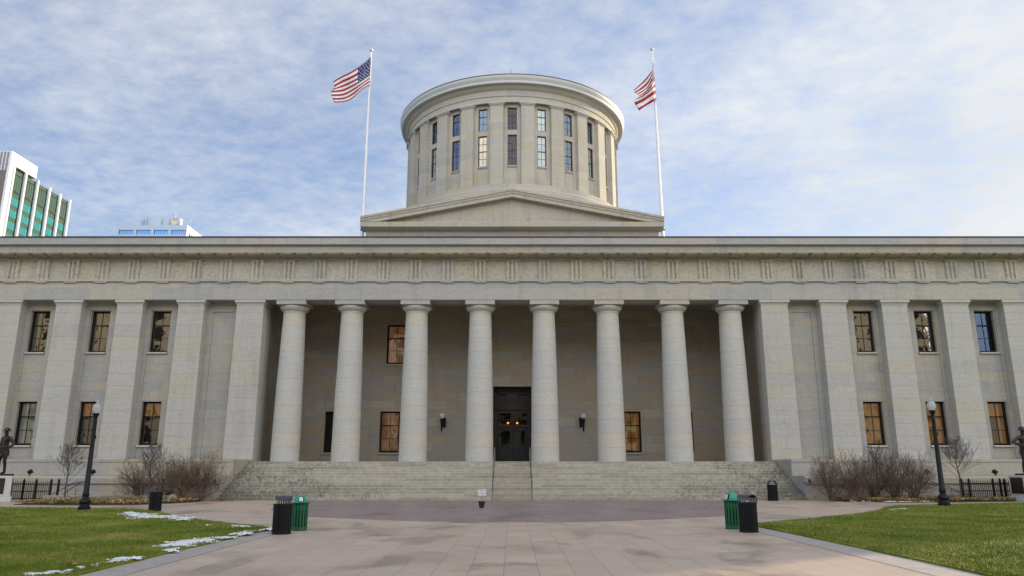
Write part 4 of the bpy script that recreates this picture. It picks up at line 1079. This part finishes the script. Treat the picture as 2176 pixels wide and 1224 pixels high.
for s, xs, yy, word in ((-1, (-25.7, -24.0), 43.45, 'left'), (1, (23.1, 25.6), 43.7, 'right')):
    t = thing('stair_rail', ((xs[0] + xs[1]) / 2, yy, 0), 'thin black sloping stair rails beside the %s iron fence' % word, 'handrail')
    for k in range(2):
        a, b = (xs[0] + k * .55, xs[1] + k * .25)
        za_, zb_ = (.35, 1.05) if s < 0 else (1.05, .35)
        MB().tube([(a, yy + k * .1, za_), (b - (.5 if s < 0 else -.0), yy + k * .1, zb_ - .05), (b, yy + k * .1, zb_ - .02)], .02, 6).build('rail', M['blackiron'], t)
        MB().tube([((a + b) / 2, yy + k * .1, 0), ((a + b) / 2, yy + k * .1, (za_ + zb_) / 2 - .02)], .015, 6).build('post', M['blackiron'], t)

# ------------------------------------------------------------------ statues
def skin_body(name, joints, bones, mat, parent, loc):
    me = bpy.data.meshes.new(name); names = list(joints)
    me.from_pydata([joints[n][:3] for n in names], [(names.index(a), names.index(b)) for a, b in bones], [])
    o = bpy.data.objects.new(name, me); COL.objects.link(o)
    sk = o.modifiers.new('Skin', 'SKIN')
    sk.use_smooth_shade = True
    ly = me.skin_vertices[0] if len(me.skin_vertices) else None
    if ly:
        for i, n in enumerate(names):
            r = joints[n][3]; r2 = joints[n][4] if len(joints[n]) > 4 else r
            ly.data[i].radius = (r, r2); ly.data[i].use_root = (n == 'pelvis')
    su = o.modifiers.new('Subdivision', 'SUBSURF'); su.levels = 2; su.render_levels = 2
    me.materials.append(mat)
    dg = bpy.context.evaluated_depsgraph_get(); dg.update()
    nm = bpy.data.meshes.new_from_object(o.evaluated_get(dg))
    o.modifiers.clear(); o.data = nm
    for p_ in nm.polygons: p_.use_smooth = True
    if not nm.materials: nm.materials.append(mat)
    o.parent = parent; o.location = loc
    return o
def hand(J, B, wrist, palm, d, side, pre, curl):
    """palm and five bent fingers; d: finger direction, side: across the palm (thumb side +)"""
    w, p = Vector(J[wrist][:3]), Vector(palm); d = Vector(d).normalized(); sd = Vector(side).normalized(); cu = Vector(curl).normalized()
    J[pre + 'palm'] = (*p, .030, .040); B.append((wrist, pre + 'palm'))
    for k, (o, l) in enumerate(((.030, .075), (.010, .085), (-.010, .078), (-.030, .060))):
        a = p + sd * o + d * .035; b = a + d * l * .5 + cu * .012; c = b + (d * .5 + cu).normalized() * l * .5
        for q, (pt, r) in enumerate(((a, .0105), (b, .010), (c, .008))):
            J['%sf%d%d' % (pre, k, q)] = (*pt, r); B.append((pre + 'palm' if q == 0 else '%sf%d%d' % (pre, k, q - 1), '%sf%d%d' % (pre, k, q)))
    a = p + sd * .038; b = a + sd * .025 + d * .03; J[pre + 't0'] = (*a, .012); J[pre + 't1'] = (*b, .009); B += [(pre + 'palm', pre + 't0'), (pre + 't0', pre + 't1')]
def statue(loc, rz, sc, pose, label):
    t = thing('statue', loc, label, 'statue')
    J = {'pelvis': (0, 0, .93, .155, .115), 'belly': (0, -.01, 1.06, .145, .105), 'chest': (0, 0, 1.27, .185, .125), 'upchest': (0, .01, 1.40, .165, .11), 'neck': (0, 0, 1.50, .062), 'chin': (0, -.02, 1.575, .065, .075), 'head': (0, -.015, 1.66, .078, .095), 'crown': (0, -.005, 1.735, .06, .07), 'nose': (0, -.115, 1.635, .012)}
    B = [('pelvis', 'belly'), ('belly', 'chest'), ('chest', 'upchest'), ('upchest', 'neck'), ('neck', 'chin'), ('chin', 'head'), ('head', 'crown'), ('head', 'nose')]
    for s, n in ((-1, 'l'), (1, 'r')):
        kx, ky, fx, fy = pose['leg' + n]
        J['hip' + n] = (s * .10, 0, .86, .105); J['knee' + n] = (kx, ky, .50, .068); J['calf' + n] = (kx * .6 + fx * .4, ky * .6 + fy * .4 + .02, .34, .062); J['ank' + n] = (fx, fy, .09, .048); J['heel' + n] = (fx, fy + .03, .045, .045); J['toe' + n] = (fx + s * .03, fy - .17, .035, .04, .03)
        B += [('pelvis', 'hip' + n), ('hip' + n, 'knee' + n), ('knee' + n, 'calf' + n), ('calf' + n, 'ank' + n), ('ank' + n, 'heel' + n), ('heel' + n, 'toe' + n)]
        J['sho' + n] = (s * .215, 0, 1.42, .078); e = pose['el' + n]; w = pose['wr' + n]
        J['el' + n] = (*e, .052); J['fore' + n] = (*(Vector(e).lerp(Vector(w), .35)), .050); J['wr' + n] = (*w, .032)
        B += [('upchest', 'sho' + n), ('sho' + n, 'el' + n), ('el' + n, 'fore' + n), ('fore' + n, 'wr' + n)]
        d = (Vector(w) - Vector(e)).normalized(); sd = Vector((0, -1, 0)) if abs(d.y) < .8 else Vector((0, 0, 1))
        hand(J, B, 'wr' + n, Vector(w) + d * .06, d, sd, n, Vector((-s, 0, 0)))
    skin_body('figure', J, B, M['bronze'], t, (0, 0, 0))
    m = MB()
    if pose['hat'] == 'helmet':
        m.lathe([(.165, 1.695), (.168, 1.70), (.12, 1.715), (.112, 1.76), (.085, 1.81), (.04, 1.835), (.002, 1.84)], 24, 0, -.01)
        m.v = [(x, -.01 + (y + .01) * 1.12, z) for x, y, z in m.v]
    else:
        m.lathe([(.19, 1.705), (.192, 1.71), (.11, 1.72), (.105, 1.80), (.08, 1.85), (.04, 1.865), (.002, 1.85)], 24, 0, -.01)
    adopt_local(m.build('hat', M['bronze'], smooth=True, pivot=(0, 0, 0)), t)
    # coat skirt, belt, pouches, leggings
    m = MB()
    rings = []
    for z, a, b in ((1.12, .165, .125), (1.02, .168, .13), (.90, .185, .15), (.76, .205, .17), (.72, .20, .165)):
        rings.append([(a * math.cos(q * math.pi / 12), b * math.sin(q * math.pi / 12) + .01 * math.sin(q * 3), z) for q in range(24)])
    m.loft(rings, False) if pose['hat'] == 'helmet' else m.loft(rings[:4], False)
    m.loft([[(1.06 * .168 * math.cos(q * math.pi / 12), 1.08 * .13 * math.sin(q * math.pi / 12), z) for q in range(24)] for z in (1.02, 1.07)], False)
    for a in (-1.1, -.5, .5, 1.1):
        m.box(.15 * math.sin(a) - .03, .15 * math.sin(a) + .03, -.165, -.12, .97, 1.06)
    adopt_local(m.build('belt', M['bronze'], smooth=True, pivot=(0, 0, 0)), t)
    a, b = pose['gun']; a, b = Vector(a), Vector(b); m = MB()
    m.tube([a, a.lerp(b, .28), a.lerp(b, .45), b], [.035, .028, .018, .010], 8); m.tube([a.lerp(b, .28) + Vector((0, -.02, -.03)), a.lerp(b, .30) + Vector((0, -.03, -.08))], .010, 6)
    adopt_local(m.build('rifle', M['bronze'], smooth=True, pivot=(0, 0, 0)), t)
    m = MB().lathe([(.46, -.07), (.46, -.02), (.43, 0.0)], 4, 0, 0, a0=math.pi / 4)
    adopt_local(m.build('plinth', M['bronze'], pivot=(0, 0, 0)), t)
    t.rotation_euler = (0, 0, rz); t.scale = (sc,) * 3
    return t
def adopt_local(o, t): o.parent = t; o.location = (0, 0, 0)
YS2 = 42.4
def ped(px_l, px_r, ytop, rz, label, plq):
    pl, pr = at(px_l, 1040, YS2), at(px_r, 1040, YS2)
    zt_ = at((px_l + px_r) / 2, ytop, YS2).z; w = abs(pr.x - pl.x); x = (pl.x + pr.x) / 2
    t = thing('pedestal', (x, YS2, 0), label, 'pedestal', 'statue pedestals')
    m = MB().box(-w / 2 - .08, w / 2 + .08, -w / 2 - .08, w / 2 + .08, 0, .28); adopt_local(m.build('pedestal_base', M['pedestal'], pivot=(0, 0, 0), bevel=.02), t)
    m = MB().box(-w / 2, w / 2, -w / 2, w / 2, .282, zt_); adopt_local(m.build('pedestal_block', M['pedestal'], pivot=(0, 0, 0), bevel=.02), t)
    for q in range(4):
        m = MB().box(-w * plq, w * plq, -w / 2 - .025, -w / 2 + .01, .42, zt_ - .12); m.xf(Matrix.Rotation(q * math.pi / 2, 4, 'Z'))
        adopt_local(m.build('plaque', M['plaque'], pivot=(0, 0, 0)), t)
    t.rotation_euler = (0, 0, rz)
    return x, zt_
x, z = ped(-29, 19, 1011, R(32), 'pale granite pedestal with bronze plaques under the helmeted statue at the left edge', .24)
xs_ = at(10, 1000, YS2).x
statue((xs_ - .18, YS2, z + .07 * 1.4), R(-22), 1.36, dict(legl=(-.20, -.03, -.26, .02), legr=(.12, -.02, .10, .05), ell=(-.34, .06, 1.16), wrl=(-.30, -.20, 1.02), elr=(.40, .08, 1.17), wrr=(.27, -.10, .98), gun=((.16, -.18, .70), (-.42, -.26, 1.42)), hat='helmet'),
       'dark bronze soldier statue in a brimmed helmet standing hand on hip at the left edge')
x, z = ped(2163, 2215, 1010, 0, 'grey granite pedestal with a large bronze plaque at the right edge', .38)
xs_ = at(2184, 1000, YS2).x
statue((xs_, YS2, z + .07 * 1.4), R(12), 1.36, dict(legl=(-.12, -.02, -.14, .04), legr=(.20, -.04, .24, 0), ell=(-.50, .02, 1.24), wrl=(-.26, -.20, 1.06), elr=(.42, .04, 1.14), wrr=(.18, -.26, .98), gun=((-.42, -.14, 1.18), (.52, -.30, .86)), hat='campaign'),
       'dark bronze soldier statue in a wide hat holding a rifle, at the right edge')

# ------------------------------------------------------------------ far buildings
def flatmat(name, col, rough=.6, **k): return simple(name, col, rough, **k)
M['towerwhite'] = flatmat('tower_white_panel', (0.58, 0.575, 0.60)); M['towergreen'] = flatmat('tower_green_spandrel', (0.018, 0.065, 0.045), .75)
def teal():
    m = NT('tower_teal_glass'); b = m.bsdf((0.06, 0.32, 0.33), .12); b.inputs['Metallic'].default_value = .55; return m.m
M['teal'] = teal()
def bglass():
    m = NT('blue_window_glass'); b = m.bsdf((0.03, 0.22, 0.62), .10); b.inputs['Metallic'].default_value = .5; return m.m
M['bglass'] = bglass()
M['towergrey'] = flatmat('tower_grey_louvre', (0.20, 0.20, 0.21)); M['towerdark'] = flatmat('tower_dark_front', (0.12, 0.10, 0.09))
M['bluewhite'] = flatmat('pale_blue_grey_panel', (0.36, 0.43, 0.51))

xt = -150.0
t = thing('office_tower', (xt - 12, 225, 0), 'green glass office tower with white pilasters and white roof box beyond the left wing', 'building')
rx = lambda px, py: abs(150.0 / (at(px, py, 1).x))        # distance at which a sight line meets the tower's side
pl_y = [rx(30, 352), rx(55, 367), rx(80, 384), rx(105, 400), rx(127, 416), rx(147, 430)]
zroof = 90.4
zpen = at(25, 325, rx(25, 325)).z; yfront = rx(24, 326)
MB().box(xt - 28, xt - .35, pl_y[0] - .4, pl_y[-1] + .2, 0, zroof - .6).build('core', M['towergreen'], t)
yp1 = rx(80, 350)
MB().box(xt - 27, xt + .25, yfront, yp1, zroof + .1, zpen + .6).build('roof_box', M['towerwhite'], t)
MB().box(xt - 27, xt + .2, yfront, pl_y[0] - .5, 0, zroof + .08).build('front_fin', M['towerwhite'], t)
m = MB()
for k in range(26): m.box(xt - 26 + k, xt - 25.6 + k, yfront - .25, yfront - .01, zroof - 2, zpen + .3)
m.build('louvres', M['towergrey'], t); MB().box(xt - 27, xt - .6, yfront - .15, yfront - .005, 0, zroof - 2.1).build('front_panel', M['towerdark'], t)
for y in pl_y: MB().tube([(xt + .1, y, 0), (xt + .1, y, zroof)], .52, 10).build('pilaster', M['towerwhite'], t, smooth=True)
FL = 3.75
zr1 = 81.3
for a, b in zip(pl_y, pl_y[1:]):
    m = MB()
    k = 0
    n = 4
    for i in range(n):                                          # tall louvre bay at the top
        y0_ = a + .8 + (b - a - 1.6) * i / n; y1_ = a + .8 + (b - a - 1.6) * (i + .85) / n
        m.box(xt - .34, xt - .22, y0_, y1_, zroof - 7.1, zroof - 2.2)
    m.box(xt - .34, xt - .12, a + .6, b - .6, zroof - 2.0, zroof - 1.9); m.box(xt - .34, xt - .12, a + .6, b - .6, zroof - 7.5, zroof - 7.3)
    m.build('louvre_bay', M['towergreen'], t)
    for k in range(9):
        zz = zr1 - k * FL - .1
        m = MB()
        for i in range(n):
            y0_ = a + .75 + (b - a - 1.5) * i / n; y1_ = a + .75 + (b - a - 1.5) * (i + .9) / n
            m.box(xt - .34, xt - .26, y0_, y1_, zz - 2.3, zz)
        if k < 7: m.build('window_band', M['teal'], t)

Yb = 280.0
pa, pb = at(249, 478, Yb), at(398, 478, Yb)
t = thing('office_block', ((pa.x + pb.x) / 2, Yb + 20, 0), 'pale blue office block with bright blue windows and rooftop dish beyond the left wing', 'building')
zt2 = pb.z
ydp = abs(pb.x / at(428, 501, 1).x)
m = MB(); bays = []
for q in range(4):
    u0 = at(252 + q * 37.2 + .5, 489, Yb).x; u1 = at(252 + q * 37.2 + 31.5, 489, Yb).x; bays.append((u0, u1, zt2 - 3.7, zt2 - 2.0))
    bays[-1] = (u0, u1, at(300, 498.2, Yb).z, at(300, 488.6, Yb).z)
    for k in range(1, 6): bays.append((u0, u1, bays[4 * 0][2] - k * 4, bays[0][3] - k * 4)) if k < 4 else None
wall_face(m, pa.x, pb.x, 0, zt2, Yb, bays, .5)
m.quad((pa.x, Yb, 0), (pa.x, Yb, zt2), (pa.x, ydp, zt2), (pa.x, ydp, 0)); m.quad((pa.x, Yb, zt2), (pb.x, Yb, zt2), (pb.x, ydp, zt2), (pa.x, ydp, zt2)); m.quad((pa.x, ydp, 0), (pb.x, ydp, 0), (pb.x, ydp, zt2), (pa.x, ydp, zt2))
m.build('front_wall', M['bluewhite'], t)
m = MB().quad((pb.x + .02, Yb, 0), (pb.x + .02, ydp, 0), (pb.x + .02, ydp, zt2), (pb.x + .02, Yb, zt2)); m.build('side_wall', M['towerwhite'], t)
for a, b, c, d in bays:
    w_ = MB().quad((a, Yb + .45, c), (b, Yb + .45, c), (b, Yb + .45, d), (a, Yb + .45, d)).build('window', M['bglass'], t)
    mm = MB()
    for k in range(1, 8): xx = a + (b - a) * k / 8; mm.box(xx - .1, xx + .1, Yb + .3, Yb + .44, c, d)
    mm.build('mullions', M['bluewhite'], w_)
m = MB()
for k in range(5): yy = Yb + 2 + k * 2.2; m.box(pb.x + .03, pb.x + .1, yy, yy + 1.4, zt2 - 4.6, zt2 - 2.7)
m.build('side_window', M['teal'], t)
pc, pd = at(303, 464, Yb + 6), at(383, 464, Yb + 6)
MB().box(pc.x, pd.x, Yb + 6, ydp - 6, zt2, pc.z).build('penthouse', M['bluewhite'], t)
MB().box(pd.x + .01, pd.x + .3, Yb + 6, ydp - 6, zt2, pc.z).build('penthouse_side', M['towerwhite'], t)
pdi = at(371, 470, Yb + 3.5)
m = MB(); m.lathe([(.05, .5), (.7, .42), (1.25, .18), (1.4, 0), (1.45, 0), (1.25, .24), (.05, .58)], 24, caps=False); m.xf(Matrix.Translation(pdi) @ Matrix.Rotation(R(-90), 4, 'X') @ Matrix.Rotation(R(180), 4, 'X') @ Matrix.Rotation(R(180), 4, 'X'))
m.build('dish', M['potrim'], t, smooth=True)
MB().tube([(pdi.x, Yb + 4.2, zt2), (pdi.x, Yb + 4.2, pdi.z)], .2, 8).build('dish_mount', M['towergrey'], t)
for px, py in ((302, 468), (307, 463), (314, 459), (345, 463), (361, 465), (374, 453), (400, 471), (407, 465), (432, 489)):
    q = at(px, py, Yb + 5); MB().tube([(q.x, Yb + 5, zt2 if px < 400 else zt2 - 3), (q.x, Yb + 5, q.z)], [.22, .12] if px < 400 else .05, 6).build('antenna', M['towergrey' if px < 370 else 'towerwhite'], t)

# the sunlit stone block across the street, behind the photographer, which the windows mirror
M['tan'] = stone('tan_street_front', [(0.38, 0.34, 0.26), (0.42, 0.38, 0.30), (0.35, 0.32, 0.25)], 1.2, .5, pits=.1, tone=1.0)
t = thing('street_block', (-10, -62, 0), 'tan stone office block across the street behind the camera', 'building')
m = MB(); hl = []
for i in range(44):
    for k in range(9):
        x = -118 + i * 4.8; z = 3 + k * 4.4; hl.append((x, x + 2.3, z, z + 2.9))
st = 0
X0, X1 = -122, 92
xs_all = sorted({a for h in hl for a in h[:2]} | {X0, X1}); zs_all = sorted({a for h in hl for a in h[2:]} | {0, 44})
hset = {(round(h[0], 3), round(h[2], 3)) for h in hl}
for i in range(len(xs_all) - 1):
    for k in range(len(zs_all) - 1):
        hole = (round(xs_all[i], 3), round(zs_all[k], 3)) in hset and xs_all[i] < 90
        y = -62.3 if hole else -62
        m.quad((xs_all[i + 1], y, zs_all[k]), (xs_all[i], y, zs_all[k]), (xs_all[i], y, zs_all[k + 1]), (xs_all[i + 1], y, zs_all[k + 1]), 1 if hole else 0)
for z in (12.8, 38.6, 43): m.box(X0, X1, -62, -61.3, z, z + .5)
m.box(X0, X1, -90, -62.4, 0, 43.9)
m.box(X1, 160, -90, -62.1, 0, 19)
m.build('front', [M['tan'], M['darkin']], t, recenter=True)
# unseen block added south of the statehouse so its shadow bounds the sunlit lawn
t = thing('shade_block', (58.7, 57.5, 0), 'unseen pale stone block added past the right end to shade the plaza', 'building')
m = MB(); hl = [(51 + 2.9 * q, 52.5 + 2.9 * q, z, z + 2.4) for q in range(5) for z in (2.5, 7, 11.5, 16)]
wall_face(m, 49.5, 66.0, 0, 22, 53, hl, .4); m.box(49.5, 66.0, 53.6, 62, 0, 21.9); m.box(49.2, 66.3, 52.8, 62.2, 22, 22.6)
for s_ in (49.5, 66.0): m.quad((s_, 53, 0), (s_, 53.7, 0), (s_, 53.7, 22), (s_, 53, 22))
m.build('front', M['pil'], t)
# big bare trees on the street side, mirrored in the lower windows
for k, (x, y, sd) in enumerate(((-19, -14, 5), (-33, -22, 6), (17, -16, 7), (33, -20, 9))):
    rng = random.Random(sd); tt = thing('street_tree', (x, y, 0), 'large bare street tree behind the camera, %s' % ('near left', 'far left', 'near right', 'far right')[k], 'tree', 'street trees behind the camera')
    m = MB(); m.tube([(x, y, 0), (x + .1, y, 2), (x, y, 4)], [.35, .28, .24], 8); m.build('trunk', M['bark'], tt, smooth=True)
    c = MB()
    for q in range(5):
        a = q * 1.3; grow(c, Vector((x, y, 3.7)), Vector((math.cos(a) * .6, math.sin(a) * .6, 1)), 4.2, .17, 4, rng, .55, .06, 4, (1, 2), .14, .74)
    c.build('crown', M['bark'], tt)

# ------------------------------------------------------------------ sky, sun, camera
w = bpy.data.worlds.new('World'); scene.world = w; w.use_nodes = True
nt = w.node_tree; nt.nodes.clear(); N = nt.nodes.new; Lk = nt.links.new
out = N('ShaderNodeOutputWorld'); bg = N('ShaderNodeBackground'); Lk(bg.outputs[0], out.inputs[0]); bg.inputs[1].default_value = 0.12
sky = N('ShaderNodeTexSky'); sky.sky_type = 'NISHITA'; sky.sun_disc = False; sky.sun_elevation = SUN_EL; sky.sun_rotation = SUN_AZ
sky.altitude = 200; sky.air_density = 1.1; sky.dust_density = 0.6; sky.ozone_density = 1.3
tc = N('ShaderNodeTexCoord'); sp = N('ShaderNodeSeparateXYZ'); Lk(tc.outputs['Generated'], sp.inputs[0])
def mt(op, a, b=0.0, c=0.0, clamp=False):
    n = N('ShaderNodeMath'); n.operation = op; n.use_clamp = clamp
    for i, v in enumerate((a, b, c)):
        if hasattr(v, 'is_output'): Lk(v, n.inputs[i])
        else: n.inputs[i].default_value = v
    return n.outputs[0]
zc = mt('MAXIMUM', sp.outputs[2], 0.04)
den = mt('ADD', zc, 0.12)
cb = N('ShaderNodeCombineXYZ'); Lk(mt('DIVIDE', sp.outputs[0], den), cb.inputs[0]); Lk(mt('DIVIDE', sp.outputs[1], den), cb.inputs[1])
def ns(scale, detail, rough, dist, off=0.0, sx=1.0):
    mp = N('ShaderNodeMapping'); mp.inputs['Location'].default_value = (off, off * .7, 0); mp.inputs['Scale'].default_value = (sx, 1, 1); mp.inputs['Rotation'].default_value = (0, 0, R(20))
    Lk(cb.outputs[0], mp.inputs[0]); n = N('ShaderNodeTexNoise'); n.inputs['Scale'].default_value = scale; n.inputs['Detail'].default_value = detail
    n.inputs['Roughness'].default_value = rough; n.inputs['Distortion'].default_value = dist; Lk(mp.outputs[0], n.inputs['Vector']); return n.outputs['Fac']
c1 = ns(1.5, 8, .60, .1, 3.1, 1.0); c2 = ns(17.0, 5, .64, .0, 1.7, .9); c3 = ns(.5, 3, .5, .2, 8.4)
cov = mt('ADD', mt('ADD', mt('MULTIPLY', c1, .55), mt('MULTIPLY', c2, .35)), mt('MULTIPLY', c3, .31))
side = mt('MULTIPLY', sp.outputs[0], 0.24)                      # thinner cloud to the north (left), thicker to the south
cov = mt('ADD', mt('ADD', cov, side), mt('MULTIPLY', mt('SUBTRACT', 0.5, sp.outputs[2], clamp=True), 0.10))
cov = mt('ADD', cov, mt('MULTIPLY', mt('MULTIPLY', sp.outputs[1], -1.0, clamp=True), 0.25))
rp_ = N('ShaderNodeValToRGB'); Lk(cov, rp_.inputs[0]); rp_.color_ramp.elements[0].position = .35; rp_.color_ramp.elements[0].color = (0.12, .12, .12, 1); rp_.color_ramp.elements[1].position = .80; rp_.color_ramp.elements[1].color = (.985, .985, .985, 1)
br_ = mt('ADD', mt('MULTIPLY', c1, .5), .74)
west = mt('ADD', mt('MULTIPLY', mt('MULTIPLY', sp.outputs[1], -1.0, clamp=True), 2.7), 1.0)   # unseen cloud behind the camera, brightened to light the facade
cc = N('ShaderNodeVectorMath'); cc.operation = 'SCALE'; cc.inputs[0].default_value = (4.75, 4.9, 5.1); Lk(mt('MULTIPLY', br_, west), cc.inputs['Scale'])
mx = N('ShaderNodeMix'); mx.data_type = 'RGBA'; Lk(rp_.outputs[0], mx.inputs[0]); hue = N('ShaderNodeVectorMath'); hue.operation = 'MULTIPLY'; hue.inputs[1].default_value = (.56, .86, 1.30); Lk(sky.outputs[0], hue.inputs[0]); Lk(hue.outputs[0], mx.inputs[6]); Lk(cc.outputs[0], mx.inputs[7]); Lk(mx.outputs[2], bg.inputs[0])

sl = bpy.data.lights.new('sun', 'SUN'); sl.energy = 5.0; sl.angle = R(0.6); sl.color = (1.0, 0.84, 0.60)
so = bpy.data.objects.new('sun', sl); COL.objects.link(so)
sd = Vector((math.sin(SUN_AZ) * math.cos(SUN_EL), math.cos(SUN_AZ) * math.cos(SUN_EL), math.sin(SUN_EL)))
so.rotation_euler = sd.to_track_quat('Z', 'Y').to_euler(); so.location = sd * 100

cam = bpy.data.cameras.new('camera'); co = bpy.data.objects.new('camera', cam); COL.objects.link(co)
cam.lens = F / 2176 * 36; cam.sensor_width = 36; cam.clip_end = 3000; cam.shift_x = -(CX - 1088) / 2176
co.location = (0, 0, H); co.rotation_euler = (math.pi / 2 + TH, 0, 0)
scene.camera = co
vs = scene.view_settings; vs.view_transform = 'Standard'; vs.look = 'None'; vs.gamma = 1; vs.use_curve_mapping = False; vs.exposure = 0.47
scene.cycles.max_bounces = 6; scene.cycles.diffuse_bounces = 3; scene.cycles.glossy_bounces = 3; scene.cycles.transmission_bounces = 6; scene.cycles.transparent_max_bounces = 8
